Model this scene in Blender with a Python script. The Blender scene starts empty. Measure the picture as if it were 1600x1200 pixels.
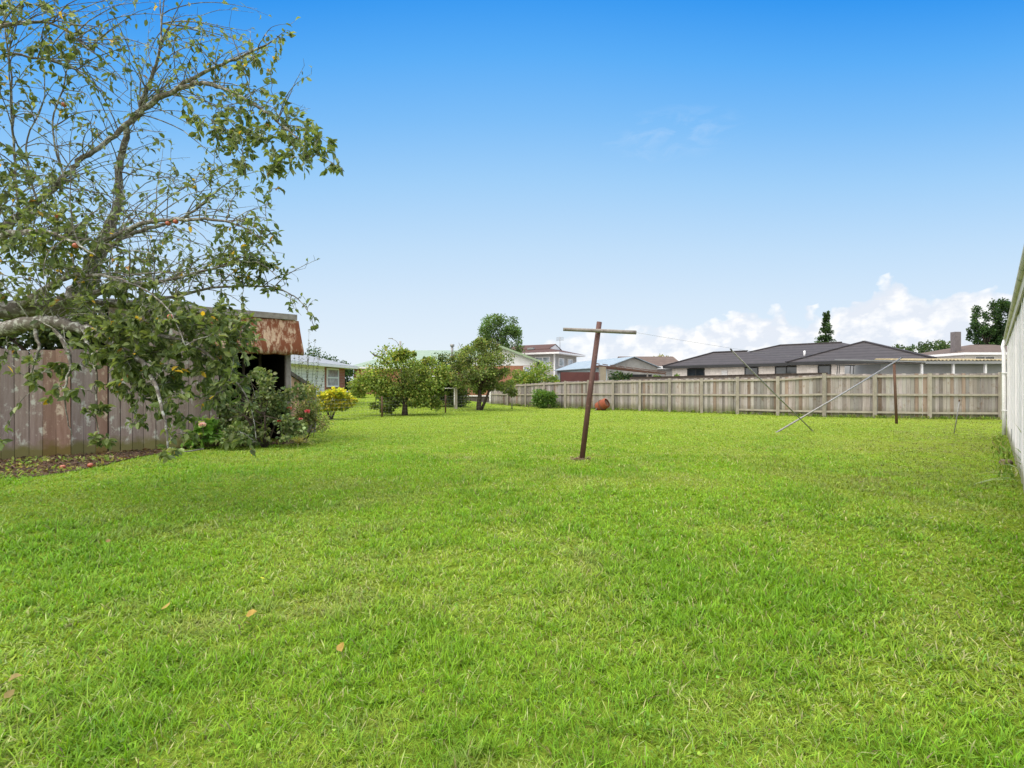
import bpy, math, random
import numpy as np
from mathutils import Vector, Matrix
random.seed(7)
rng = np.random.default_rng(11)
PI = math.pi
scene = bpy.context.scene
COL = scene.collection
F, CX, HY, CH = 830.0, 800.0, 604.0, 1.35      # focal length (px of a 1600 px wide frame), centre, horizon row, eye height


def sstep(a, b, x):
    t = np.clip((x - a) / (b - a), 0, 1)
    return t * t * (3 - 2 * t)


def gz(x, y):
    """height of the ground: flat, with a slight rise at the far left"""
    return float(0.035 * np.clip(y - 27, 0, 24) * (1 - sstep(-6, 2, x)))


def W(px, py, Y):
    return Vector(((px - CX) / F * Y, Y, CH - (py - HY) / F * Y))


def XatY(px, Y):
    return (px - CX) / F * Y


def G(px, py):
    Y = CH * F / (py - HY)
    return Vector(((px - CX) / F * Y, Y, 0))


def lin(r, g, b):
    f = lambda c: ((c / 255) / 12.92 if c <= 10 else (((c / 255) + .055) / 1.055) ** 2.4)
    return (f(r), f(g), f(b))


# ------------------------------------------------------------------ tagging
def tag(o, label=None, cat=None, group=None, kind=None):
    if label: o['label'] = label
    if cat: o['category'] = cat
    if group: o['group'] = group
    if kind: o['kind'] = kind
    return o


def thing(name, label, cat, loc=(0, 0, 0), rz=0.0, group=None):
    o = bpy.data.objects.new(name, None)
    COL.objects.link(o)
    o.location = loc
    o.rotation_euler = (0, 0, rz)
    o.empty_display_size = .2
    return tag(o, label, cat, group)


# ------------------------------------------------------------------ mesh builder
class MB:
    def __init__(s):
        s.v, s.f, s.c, s.s = [], [], [], []

    def face(s, idx, col=(1, 1, 1), smooth=False):
        s.f.append(idx); s.c.append(col); s.s.append(smooth)

    def poly(s, pts, col=(1, 1, 1)):
        b = len(s.v); s.v += [tuple(p) for p in pts]
        s.face(tuple(range(b, b + len(pts))), col)

    def hexa(s, p, col=(1, 1, 1)):
        """8 points: bottom loop 0-3, top loop 4-7"""
        b = len(s.v); s.v += [tuple(q) for q in p]
        for f in ((3, 2, 1, 0), (4, 5, 6, 7), (0, 1, 5, 4), (1, 2, 6, 5), (2, 3, 7, 6), (3, 0, 4, 7)):
            s.face(tuple(b + i for i in f), col)

    def box(s, x0, x1, y0, y1, z0, z1, col=(1, 1, 1)):
        s.hexa([(x0, y0, z0), (x1, y0, z0), (x1, y1, z0), (x0, y1, z0),
                (x0, y0, z1), (x1, y0, z1), (x1, y1, z1), (x0, y1, z1)], col)

    def slab(s, pts, t, col=(1, 1, 1)):
        """planar polygon thickened downwards by t"""
        n = len(pts); b = len(s.v)
        s.v += [tuple(p) for p in pts] + [(p[0], p[1], p[2] - t) for p in pts]
        s.face(tuple(range(b, b + n)), col)
        s.face(tuple(range(b + 2 * n - 1, b + n - 1, -1)), col)
        for i in range(n):
            j = (i + 1) % n
            s.face((b + i, b + n + i, b + n + j, b + j), col)

    def bar(s, a, b, w, h=None, col=(1, 1, 1), up=(0, 0, 1)):
        a, b = Vector(a), Vector(b); h = h or w
        d = (b - a).normalized(); up = Vector(up)
        if abs(d.dot(up)) > .95: up = Vector((0, 1, 0))
        x = d.cross(up).normalized(); y = x.cross(d)
        q = []
        for p in (a, b):
            q += [p - x * w / 2 - y * h / 2, p + x * w / 2 - y * h / 2, p + x * w / 2 + y * h / 2, p - x * w / 2 + y * h / 2]
        s.hexa(q, col)

    def tube(s, pts, rad, n=6, col=(1, 1, 1), cap=True, bumpy=0.0):
        pts = [Vector(p) for p in pts]
        if not hasattr(rad, '__len__'): rad = [rad] * len(pts)
        base = len(s.v); ref = None
        for i, p in enumerate(pts):
            d = (pts[min(i + 1, len(pts) - 1)] - pts[max(i - 1, 0)])
            d = d.normalized() if d.length > 1e-9 else Vector((0, 0, 1))
            if ref is None:
                ref = Vector((0, 0, 1)) if abs(d.z) < .9 else Vector((1, 0, 0))
            x = (ref - d * ref.dot(d)).normalized(); y = d.cross(x); ref = x
            for k in range(n):
                a = 2 * PI * k / n
                r = rad[i] * (1 + (random.uniform(-bumpy, bumpy) if bumpy else 0))
                s.v.append(tuple(p + (x * math.cos(a) + y * math.sin(a)) * r))
        for i in range(len(pts) - 1):
            for k in range(n):
                a = base + i * n + k; b = base + i * n + (k + 1) % n
                s.face((a, b, b + n, a + n), col, True)
        if cap:
            s.face(tuple(base + k for k in reversed(range(n))), col)
            e = base + (len(pts) - 1) * n
            s.face(tuple(e + k for k in range(n)), col)

    def lathe(s, prof, M=None, n=16, col=(1, 1, 1)):
        base = len(s.v); M = M or Matrix()
        for r, z in prof:
            for k in range(n):
                a = 2 * PI * k / n
                s.v.append(tuple(M @ Vector((r * math.cos(a), r * math.sin(a), z))))
        for i in range(len(prof) - 1):
            for k in range(n):
                a = base + i * n + k; b = base + i * n + (k + 1) % n
                s.face((a, b, b + n, a + n), col, True)

    def build(s, name, mat, parent=None, bevel=0):
        me = bpy.data.meshes.new(name)
        me.from_pydata(s.v, [], s.f)
        me.polygons.foreach_set('use_smooth', s.s)
        at = me.color_attributes.new('Col', 'FLOAT_COLOR', 'CORNER')
        cols = []
        for f, c in zip(s.f, s.c):
            cols += [c[0], c[1], c[2], 1.0] * len(f)
        at.data.foreach_set('color', cols)
        me.materials.append(mat)
        me.update()
        o = bpy.data.objects.new(name, me)
        COL.objects.link(o)
        o.parent = parent
        if bevel:
            m = o.modifiers.new('bevel', 'BEVEL'); m.width = bevel; m.segments = 2; m.limit_method = 'ANGLE'
        return o


def np_mesh(name, verts, quads, tris, col, mat, parent=None, smooth=True):
    """mesh from numpy arrays; col is one colour per vertex"""
    me = bpy.data.meshes.new(name)
    nq, nt = len(quads), len(tris)
    me.vertices.add(len(verts)); me.vertices.foreach_set('co', np.asarray(verts, np.float32).ravel())
    loops = np.concatenate([np.asarray(quads, np.int32).ravel(), np.asarray(tris, np.int32).ravel()])
    me.loops.add(len(loops)); me.loops.foreach_set('vertex_index', loops)
    me.polygons.add(nq + nt)
    start = np.concatenate([np.arange(nq) * 4, nq * 4 + np.arange(nt) * 3]).astype(np.int32)
    me.polygons.foreach_set('loop_start', start)
    me.polygons.foreach_set('use_smooth', np.full(nq + nt, smooth))
    me.update(calc_edges=True)
    at = me.color_attributes.new('Col', 'FLOAT_COLOR', 'POINT')
    c4 = np.ones((len(verts), 4), np.float32); c4[:, :3] = col
    at.data.foreach_set('color', c4.ravel())
    me.materials.append(mat)
    o = bpy.data.objects.new(name, me); COL.objects.link(o); o.parent = parent
    return o


# ------------------------------------------------------------------ materials
class NT:
    def __init__(s, tree):
        s.t = tree

    def n(s, typ, **kw):
        nd = s.t.nodes.new(typ)
        for k, v in kw.items():
            if k.startswith('i_'):
                key = k[2:]
                nd.inputs[int(key) if key.isdigit() else key.replace('_', ' ')].default_value = v
            else:
                setattr(nd, k, v)
        return nd

    def l(s, a, b): s.t.links.new(a, b)

    def math(s, op, a, b=None, c=None, clamp=False):
        nd = s.t.nodes.new('ShaderNodeMath'); nd.operation = op; nd.use_clamp = clamp
        for i, q in enumerate((a, b, c)):
            if q is None: continue
            if isinstance(q, (int, float)): nd.inputs[i].default_value = q
            else: s.l(q, nd.inputs[i])
        return nd.outputs[0]

    def mix(s, fac, a, b, blend='MIX'):
        nd = s.t.nodes.new('ShaderNodeMix'); nd.data_type = 'RGBA'; nd.blend_type = blend
        for key, q in ((0, fac), (6, a), (7, b)):
            if isinstance(q, (int, float)): nd.inputs[key].default_value = q
            elif isinstance(q, (tuple, list)): nd.inputs[key].default_value = (*q[:3], 1)
            else: s.l(q, nd.inputs[key])
        return nd.outputs[2]

    def ramp(s, fac, stops, interp='LINEAR'):
        nd = s.t.nodes.new('ShaderNodeValToRGB'); cr = nd.color_ramp; cr.interpolation = interp
        while len(cr.elements) < len(stops): cr.elements.new(.5)
        for e, (p, c) in zip(cr.elements, stops):
            e.position = p; e.color = (*c[:3], 1) if hasattr(c, '__len__') else (c, c, c, 1)
        s.l(fac, nd.inputs[0])
        return nd.outputs[0]

    def noise(s, vec, scale, detail=4, rough=.55, dist=0.0):
        nd = s.n('ShaderNodeTexNoise'); nd.inputs['Scale'].default_value = scale
        nd.inputs['Detail'].default_value = detail; nd.inputs['Roughness'].default_value = rough
        nd.inputs['Distortion'].default_value = dist
        s.l(vec, nd.inputs['Vector'])
        return nd.outputs['Fac']

    def mapping(s, vec, scale=(1, 1, 1), rot=(0, 0, 0), loc=(0, 0, 0)):
        nd = s.n('ShaderNodeMapping'); nd.inputs['Scale'].default_value = scale
        nd.inputs['Rotation'].default_value = rot; nd.inputs['Location'].default_value = loc
        s.l(vec, nd.inputs['Vector'])
        return nd.outputs[0]


def new_mat(name):
    m = bpy.data.materials.new(name); m.use_nodes = True
    t = NT(m.node_tree)
    b = m.node_tree.nodes['Principled BSDF']
    return m, t, b


def surf(name, c1, c2, scale=4, stretch=(1, 1, 1), rough=.85, bump=.25, metallic=0.0, spec=.3,
         c3=None, thr=.58, soft=.06, scale3=3, stretch3=(1, 1, 1), fine=40, courses=0, course_dark=.45, low=None):
    """weathered surface: two tones by noise, optional third tone in blotches, optional horizontal courses"""
    m, t, b = new_mat(name)
    tc = t.n('ShaderNodeTexCoord').outputs['Object']
    n1 = t.noise(t.mapping(tc, stretch), scale, 6, .62)
    f1 = t.ramp(n1, [(.3, 0), (.7, 1)])
    col = t.mix(f1, c1, c2)
    nf = t.noise(t.mapping(tc, stretch), fine, 3, .6)
    col = t.mix(.5, col, t.ramp(nf, [(.25, .45), (.75, 1.0)]), 'MULTIPLY')
    if c3 is not None:
        n3 = t.noise(t.mapping(tc, stretch3, loc=(3.1, 1.7, 5.3)), scale3, 7, .68)
        col = t.mix(t.ramp(n3, [(thr - soft, 0), (thr + soft, 1)]), col, c3)
    if low is not None:          # colour that creeps up from the ground
        sep = t.n('ShaderNodeSeparateXYZ'); t.l(tc, sep.inputs[0])
        hh = t.math('ADD', sep.outputs[2], t.math('MULTIPLY', t.noise(tc, 5, 4), -.35))
        col = t.mix(t.ramp(hh, [(0.0, 1), (low[1], 0)]), col, low[0])
    if courses:
        sep = t.n('ShaderNodeSeparateXYZ'); t.l(tc, sep.inputs[0])
        fr = t.math('FRACT', t.math('DIVIDE', sep.outputs[2], courses))
        col = t.mix(1.0, col, t.ramp(fr, [(0, course_dark), (.22, .85), (.8, 1.0), (1, 1.12)]), 'MULTIPLY')
    at = t.n('ShaderNodeAttribute', attribute_name='Col')
    col = t.mix(1.0, col, at.outputs['Color'], 'MULTIPLY')
    t.l(col, b.inputs['Base Color'])
    b.inputs['Roughness'].default_value = rough
    b.inputs['Metallic'].default_value = metallic
    b.inputs['Specular IOR Level'].default_value = spec
    if bump:
        bp = t.n('ShaderNodeBump'); bp.inputs['Strength'].default_value = bump; bp.inputs['Distance'].default_value = .01
        t.l(t.math('ADD', n1, t.math('MULTIPLY', nf, .5)), bp.inputs['Height'])
        t.l(bp.outputs[0], b.inputs['Normal'])
    return m


def leafy(name, gain=1.0, trans=.35, rough=.5, back=1.25):
    """leaves and blades: colour per leaf from the mesh, light passing through"""
    m, t, b = new_mat(name)
    at = t.n('ShaderNodeAttribute', attribute_name='Col')
    geo = t.n('ShaderNodeNewGeometry')
    nz = t.noise(geo.outputs['Position'], 30, 2)
    c = t.mix(1.0, at.outputs['Color'], t.ramp(nz, [(.3, .75 * gain), (.7, 1.15 * gain)]), 'MULTIPLY')
    pale = t.mix(1.0, c, (back, back, back * 1.15), 'MULTIPLY')
    c = t.mix(geo.outputs['Backfacing'], c, pale)
    t.l(c, b.inputs['Base Color'])
    b.inputs['Roughness'].default_value = rough
    b.inputs['Specular IOR Level'].default_value = .25
    tr = t.n('ShaderNodeBsdfTranslucent')
    t.l(t.mix(1.0, c, (1.25, 1.2, .55), 'MULTIPLY'), tr.inputs['Color'])
    mx = t.n('ShaderNodeMixShader'); mx.inputs[0].default_value = trans
    t.l(b.outputs[0], mx.inputs[1]); t.l(tr.outputs[0], mx.inputs[2])
    t.l(mx.outputs[0], m.node_tree.nodes['Material Output'].inputs['Surface'])
    return m


def brick_mat(name, c1, c2, mortar, bw=.23, bh=.085):
    m, t, b = new_mat(name)
    tc = t.n('ShaderNodeTexCoord').outputs['Object']
    sep = t.n('ShaderNodeSeparateXYZ'); t.l(tc, sep.inputs[0])
    cmb = t.n('ShaderNodeCombineXYZ')
    t.l(t.math('ADD', sep.outputs[0], sep.outputs[1]), cmb.inputs[0]); t.l(sep.outputs[2], cmb.inputs[1])
    br = t.n('ShaderNodeTexBrick')
    br.inputs['Color1'].default_value = (*c1, 1); br.inputs['Color2'].default_value = (*c2, 1)
    br.inputs['Mortar'].default_value = (*mortar, 1)
    br.inputs['Scale'].default_value = 1; br.inputs['Brick Width'].default_value = bw
    br.inputs['Row Height'].default_value = bh; br.inputs['Mortar Size'].default_value = .008
    t.l(cmb.outputs[0], br.inputs['Vector'])
    n = t.noise(tc, 2.5, 5)
    c = t.mix(1.0, br.outputs['Color'], t.ramp(n, [(.3, .8), (.7, 1.1)]), 'MULTIPLY')
    t.l(c, b.inputs['Base Color']); b.inputs['Roughness'].default_value = .9
    b.inputs['Specular IOR Level'].default_value = .2
    return m


def glass_mat(name, c=(.012, .016, .02)):
    m, t, b = new_mat(name)
    tc = t.n('ShaderNodeTexCoord').outputs['Object']
    n = t.noise(tc, 1.6, 3)
    t.l(t.mix(t.ramp(n, [(.35, 0), (.65, 1)]), c, tuple(q * 3 for q in c)), b.inputs['Base Color'])
    b.inputs['Roughness'].default_value = .06; b.inputs['Specular IOR Level'].default_value = .7
    return m


WHITE = surf('white paint', (.80, .775, .775), (.87, .85, .85), 2, bump=.05, rough=.6)
WHITE_HOUSE = surf('white house boards', (.92, .85, .83), (.96, .89, .87), 2, bump=.05, rough=.6, courses=.18, course_dark=.86)
WHITE_WORN = surf('weathered white boards', (.97, .92, .94), (.86, .81, .825), 3, (6, 6, .6), bump=.3, rough=.8, fine=9,
                  c3=(.36, .35, .33), thr=.70, soft=.07, scale3=4, stretch3=(3, 3, .5), low=((.28, .27, .18), .22))
FASCIA = surf('mossy fascia paint', (.72, .66, .61), (.52, .47, .41), 3, (1, 1, 1), c3=(.16, .17, .09), thr=.62, scale3=5)
BOARD_OLD = surf('old brown boards', (.235, .175, .15), (.36, .30, .27), 2.5, (7, 7, .5), bump=.6, rough=.95, spec=.1,
                 c3=(.46, .47, .41), thr=.60, soft=.05, scale3=5.5, stretch3=(1.3, 1.3, .8), fine=60, low=((.16, .15, .06), .16))
PALING = surf('grey paling timber', (.25, .22, .208), (.395, .36, .345), 2.2, (6, 6, .35), bump=.35, rough=.95, spec=.1, fine=50, c3=(.20, .155, .125), thr=.62, soft=.05, scale3=3.5, stretch3=(1.5, 1.5, 1.1), low=((.15, .145, .095), .3))
RAIL = surf('pale treated timber', (.31, .272, .225), (.425, .38, .325), 3, (2, 2, 1), bump=.3, rough=.95, spec=.1)
RUSTPANEL = surf('rusted painted sheet', (.56, .44, .32), (.46, .27, .16), 3, (1, 1, .6), rough=.8, bump=.3,
                 c3=(.165, .05, .02), thr=.472, soft=.05, scale3=3.2, stretch3=(2.4, 2.4, .75))
RUST = surf('rusty steel', (.15, .08, .052), (.095, .055, .042), 6, (2, 2, .5), rough=.85, bump=.3, spec=.2, c3=(.25, .12, .08), thr=.66, scale3=8)
BROWNPOST = surf('brown painted pipe', (.092, .045, .038), (.14, .068, .055), 5, (3, 3, .5), rough=.65, bump=.15,
                 c3=(.24, .15, .13), thr=.66, scale3=9)
GALV = surf('galvanised pipe', (.36, .35, .34), (.22, .20, .19), 8, (2, 2, 2), rough=.5, metallic=.35, bump=.1, c3=(.20, .11, .07), thr=.68)
GREYWOOD = surf('grey weathered wood', (.33, .30, .27), (.20, .17, .15), 3, (3, 3, 3), rough=.95, bump=.4, spec=.1)
DARKWOOD = surf('dark old timber', (.10, .082, .07), (.18, .15, .13), 3, (4, 4, .5), rough=.95, bump=.4, spec=.1)
SHEDDARK = surf('dark shed inside', (.012, .010, .009), (.02, .017, .014), 2, rough=1, bump=0, spec=0)  # near-black standing in for shade inside the shed and behind fence gaps
ROOF_LICHEN = surf('lichened sheet roof', (.34, .335, .31), (.19, .18, .17), 5, rough=.95, c3=(.42, .42, .36), thr=.6, scale3=8)
ROOF_DARK = surf('dark concrete tiles', (.048, .041, .044), (.066, .057, .06), 3, rough=.75, courses=.19, course_dark=.22, bump=.2)
ROOF_BROWN = surf('brown tiles', (.115, .078, .062), (.16, .115, .092), 2.5, rough=.85, courses=.2, course_dark=.6)
ROOF_MAROON = surf('maroon tiles', (.085, .042, .035), (.115, .06, .048), 2.5, rough=.85, courses=.2, course_dark=.7)
ROOF_GREEN = surf('pale green sheet roof', (.20, .275, .20), (.26, .32, .25), 2, rough=.6, bump=.05)
ROOF_PALE = surf('pale grey sheet roof', (.25, .255, .26), (.31, .315, .32), 2, rough=.55, bump=.05)
ROOF_BLUE = surf('pale blue grey sheet roof', (.25, .30, .34), (.31, .36, .40), 2, rough=.45, bump=.05)
WALL_BLUE = surf('blue grey wall', (.33, .40, .43), (.38, .45, .48), 2, rough=.7)
BLOCK = surf('grey block wall', (.40, .385, .35), (.28, .27, .25), 2.5, c3=(.20, .19, .17), thr=.62, scale3=3)
MAROONFENCE = surf('maroon steel', (.105, .038, .034), (.135, .05, .042), 2, rough=.5, bump=.05)
GREYWALL = surf('grey sheet wall', (.34, .34, .345), (.29, .29, .29), 1.5, rough=.8)
CREAMWALL = surf('cream weatherboards', (.70, .66, .64), (.76, .72, .70), 2, courses=.17, course_dark=.75)
GREYHOUSE = surf('warm grey wall', (.40, .38, .36), (.46, .44, .42), 2, courses=.2, course_dark=.85)
BRICK_RED = brick_mat('red brick', (.34, .095, .065), (.28, .08, .055), (.40, .34, .29), .3, .1)
BRICK_ORANGE = brick_mat('orange brick', (.36, .16, .085), (.30, .125, .07), (.36, .24, .17))
BRICK_CREAM = brick_mat('cream brick', (.88, .80, .745), (.83, .755, .70), (.62, .56, .51), .39, .17)
GLASS = glass_mat('window glass')
GLASS_PALE = glass_mat('pale window glass', (.16, .18, .20))
DARKFRAME = surf('dark aluminium', (.03, .03, .032), (.04, .04, .042), 3, rough=.4, bump=0)
BLACK = surf('black steel', (.02, .02, .02), (.03, .03, .03), 3, rough=.5, bump=0)
CONC = surf('concrete', (.36, .34, .31), (.27, .26, .24), 4)
PEACH = surf('peach painted panel', (.60, .36, .24), (.52, .30, .20), 3, c3=(.3, .2, .14), thr=.66)
PINK = surf('pink cloth', (.48, .12, .19), (.55, .19, .26), 3, rough=.9, bump=0)
BARK = surf('lichened bark', (.20, .175, .15), (.10, .085, .075), 9, rough=.95, spec=.1, bump=.8,
            c3=(.42, .42, .38), thr=.56, soft=.07, scale3=14, fine=70)
BARK_DARK = surf('dark bark', (.085, .065, .05), (.045, .035, .03), 6, rough=.95, bump=.6, spec=.1)
TWIG = surf('green brown stem', (.14, .13, .06), (.09, .07, .045), 8, rough=.9, bump=.1)
APPLE = surf('red apple skin', (.40, .06, .04), (.46, .17, .08), 14, rough=.35, bump=0, spec=.5)
SOILLEAF = surf('dead leaf', (.34, .17, .075), (.22, .10, .045), 20, rough=.9, bump=.1)
LEAF = leafy('tree leaves', 1.3, .36, .42, 1.4)
BUSH = leafy('bush leaves', 1.3, .38, .55, 1.1)
BLADE = leafy('grass blades', 1.0, .42, .6, 1.0)
PETAL = leafy('petals', 1.0, .3, .6, 1.0)


def ground_mat():
    m, t, b = new_mat('turf soil')
    tc = t.n('ShaderNodeTexCoord').outputs['Object']
    big = t.noise(tc, .22, 5, .6); mid = t.noise(tc, 1.3, 6, .65); fine = t.noise(tc, 22, 5, .7); vf = t.noise(tc, 110, 3, .7)
    c = t.mix(t.ramp(big, [(.35, 0), (.65, 1)]), (.23, .34, .028), (.29, .37, .048))
    c = t.mix(t.ramp(mid, [(.42, 0), (.68, .8)]), c, (.34, .38, .08))
    c = t.mix(t.ramp(fine, [(.3, 1), (.62, 0)]), c, (.12, .175, .018))
    c = t.mix(t.ramp(vf, [(.35, .5), (.6, 0)]), c, (.09, .12, .018))
    sp = t.n('ShaderNodeSeparateXYZ'); t.l(tc, sp.inputs[0])
    h = t.math('ADD', t.math('MULTIPLY', t.math('ADD', sp.outputs[0], 1.48), .67), t.math('MULTIPLY', t.math('SUBTRACT', sp.outputs[1], 37.3), .742))
    h2 = t.math('ADD', t.math('MULTIPLY', t.math('SUBTRACT', sp.outputs[0], 13.8), .243), t.math('MULTIPLY', t.math('SUBTRACT', sp.outputs[1], 23.5), .97))
    h = t.math('SUBTRACT', t.math('MINIMUM', h, h2), .1)
    c = t.mix(t.ramp(h, [(.1, 0), (.4, 1)]), c, t.mix(big, (.20, .19, .165), (.30, .285, .25)))  # unseen ground beyond the fences, greyed to cut green bounce onto house walls
    t.l(c, b.inputs['Base Color']); b.inputs['Roughness'].default_value = 1; b.inputs['Specular IOR Level'].default_value = 0
    bp = t.n('ShaderNodeBump'); bp.inputs['Strength'].default_value = .8; bp.inputs['Distance'].default_value = .03
    t.l(t.math('ADD', fine, vf), bp.inputs['Height']); t.l(bp.outputs[0], b.inputs['Normal'])
    return m


SOIL = surf('bare soil', (.06, .042, .03), (.11, .08, .058), 7, rough=1, bump=.9, spec=0, c3=(.25, .16, .10), thr=.6, scale3=25, fine=80)


# ------------------------------------------------------------------ numpy noise
class VNoise:
    def __init__(s, seed):
        s.g = np.random.default_rng(seed).random((256, 256))

    def at(s, x, y):
        xi = np.floor(x).astype(int); yi = np.floor(y).astype(int); fx = x - xi; fy = y - yi
        fx = fx * fx * (3 - 2 * fx); fy = fy * fy * (3 - 2 * fy)
        g = s.g; a = g[xi & 255, yi & 255]; b = g[(xi + 1) & 255, yi & 255]; c = g[xi & 255, (yi + 1) & 255]; d = g[(xi + 1) & 255, (yi + 1) & 255]
        return (a * (1 - fx) + b * fx) * (1 - fy) + (c * (1 - fx) + d * fx) * fy

    def fbm(s, x, y, o=3):
        r = 0; w = .5; tot = 0
        for i in range(o):
            r = r + w * s.at(x * 2 ** i + 17 * i, y * 2 ** i + 31 * i); tot += w; w *= .55
        return r / tot


N1, N2, N3 = VNoise(1), VNoise(2), VNoise(3)

# ------------------------------------------------------------------ leaves
T8 = np.array([[0, 0, 0], [-.40, .28, .10], [.40, .28, .10], [-.36, .66, .09], [.36, .66, .09], [0, 1, -.10], [0, .30, 0], [0, .66, -.02]])
T8T = np.array([[0, 6, 1], [0, 2, 6], [3, 7, 5], [7, 4, 5]]); T8Q = np.array([[1, 6, 7, 3], [6, 2, 4, 7]])
T4 = np.array([[0, 0, 0], [-.42, .5, .08], [0, 1, -.05], [.42, .5, .08]]); T4Q = np.array([[0, 3, 2, 1]]); T4T = np.zeros((0, 3), int)


def norm(v):
    return v / np.maximum(np.linalg.norm(v, axis=1, keepdims=True), 1e-9)


def leaf_arrays(P, D, size, col, big=False, width=.55, flat=.6):
    """leaves at P pointing along D; returns arrays for np_mesh"""
    n = len(P); P = np.asarray(P, float); D = norm(np.asarray(D, float))
    up = norm(np.array([0, 0, 1.0]) * flat + rng.normal(0, .55, (n, 3)))
    X = norm(np.cross(D, up)); Z = np.cross(X, D)
    T, TQ, TT = (T8, T8Q, T8T) if big else (T4, T4Q, T4T)
    s = np.asarray(size).reshape(-1, 1, 1) * np.ones((n, 1, 1))
    curl = rng.uniform(.3, 2.2, (n, 1, 1))
    V = P[:, None, :] + s * (X[:, None, :] * T[None, :, 0:1] * width * 2 * .5 / .5 * .62 + D[:, None, :] * T[None, :, 1:2] + Z[:, None, :] * T[None, :, 2:3] * curl)
    k = len(T); off = (np.arange(n) * k)
    Q = (TQ[None] + off[:, None, None]).reshape(-1, 4); Tr = (TT[None] + off[:, None, None]).reshape(-1, 3)
    C = np.repeat(col, k, axis=0)
    return V.reshape(-1, 3), Q, Tr, C


def pick_cols(n, pal, wts, jit=.15):
    pal = np.array(pal); idx = rng.choice(len(pal), n, p=np.array(wts) / sum(wts))
    return np.clip(pal[idx] * (1 + rng.normal(0, jit, (n, 1))) * (1 + rng.normal(0, jit * .35, (n, 3))), .004, .9)


def crown_leaves(ells, n, leaf, pal, wts, clumps=26, spread=.30, big=False, width=.6, droop=.15, fill=.35, jag=.12, flat=.6):
    """leaf clumps through ellipsoids (cx,cy,cz,rx,ry,rz,weight); returns arrays and clump centres"""
    Ps, Ds, Cs, cents = [], [], [], []
    tot = sum(e[6] for e in ells)
    for e in ells:
        c = np.array(e[:3]); r = np.array(e[3:6]); k = max(3, int(clumps * e[6] / tot)); ne = int(n * e[6] / tot)
        d = norm(rng.normal(0, 1, (k, 3))); rad = (fill + (1 - fill) * rng.random((k, 1)) ** .5) * .86
        cc = c + d * rad * r
        tone = rng.normal(1, .2, k); sz = rng.uniform(.55, 1.25, k) * spread
        cents += [tuple(q) for q in cc]
        w = sz ** 2; idx = rng.choice(k, ne, p=w / w.sum())
        o = rng.normal(0, 1, (ne, 3)); o = norm(o) * rng.random((ne, 1)) ** .45
        P = cc[idx] + o * sz[idx, None] * r * (1 + rng.normal(0, jag, (ne, 1)))
        dd = norm((P - c) / r) * .7 + o * .6 + rng.normal(0, .55, (ne, 3)); dd[:, 2] -= droop
        col = pick_cols(ne, pal, wts) * np.clip(tone[idx, None], .55, 1.5)
        Ps.append(P); Ds.append(dd); Cs.append(col)
    P = np.concatenate(Ps); D = np.concatenate(Ds); C = np.concatenate(Cs)
    size = leaf * rng.uniform(.6, 1.3, len(P))
    return leaf_arrays(P, D, size, C, big, width, flat), cents


GREENS = [(.055, .115, .022), (.09, .16, .03), (.13, .20, .04), (.035, .075, .018)]
DARKGREENS = [(.028, .06, .018), (.045, .085, .025), (.02, .042, .014), (.065, .11, .03)]
YELLOWGREENS = [(.16, .23, .035), (.23, .28, .05), (.10, .17, .03), (.30, .29, .05)]


def jit(p, a):
    return Vector((p[0] + random.uniform(-a, a), p[1] + random.uniform(-a, a), p[2] + random.uniform(-a, a)))


def grow(name, label, cat, base, trunk, ells, n, leaf, pal, wts=(1, 1, 1, 1), tr=.1, limbs=9, clumps=26, spread=.3, group=None,
         bark=None, big=False, width=.6, droop=.15, fill=.35, multi=1, mat=None, part='crown', bare=None, stem='trunk', flat=.6):
    """tree or shrub: base point, trunk height, crown ellipsoids relative to the base"""
    t = thing(name, label, cat, base, 0, group)
    if not big: n, leaf, width, spread, clumps = int(n * 1.5), leaf * 1.25, .8, spread * 1.25, int(clumps * 1.3)
    arr, cents = crown_leaves(ells, n, leaf, pal, wts, clumps, spread, big, width, droop, fill, flat=flat)
    mb = MB()
    cm = Vector(ells[0][:3])
    for k in range(multi):
        a = 2 * PI * k / max(multi, 1) + .6
        off = Vector((math.cos(a), math.sin(a), 0)) * (tr * 1.1 if multi > 1 else 0)
        lean = Vector((math.cos(a), math.sin(a), 0)) * (trunk * .5 if multi > 1 else 0)
        top = Vector((cm.x * .4, cm.y * .4, trunk)) + lean
        mb.tube([off - Vector((0, 0, .06)), jit(off * .9 + top * .25, tr * .3), jit(off * .6 + top * .6, tr * .4), top],
                [tr * 1.35, tr * 1.05, tr * .9, tr * .75], 8, bumpy=.1)
        for c in random.sample(cents, min(limbs, len(cents))):
            c = Vector(c); m = top.lerp(c, .5); m.z += .12 * (c - top).length; m = jit(m, .08 * (c - top).length)
            mb.tube([top - Vector((0, 0, tr * .5)), m, c], [tr * .5, tr * .3, tr * .1], 5)
    if bare:
        for pts in bare:
            mb.tube(pts[0], pts[1], 5)
    mb.build(stem, bark or BARK_DARK, t)
    np_mesh(part, *arr[:1], arr[1], arr[2], arr[3], mat or BUSH, t)
    return t


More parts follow.
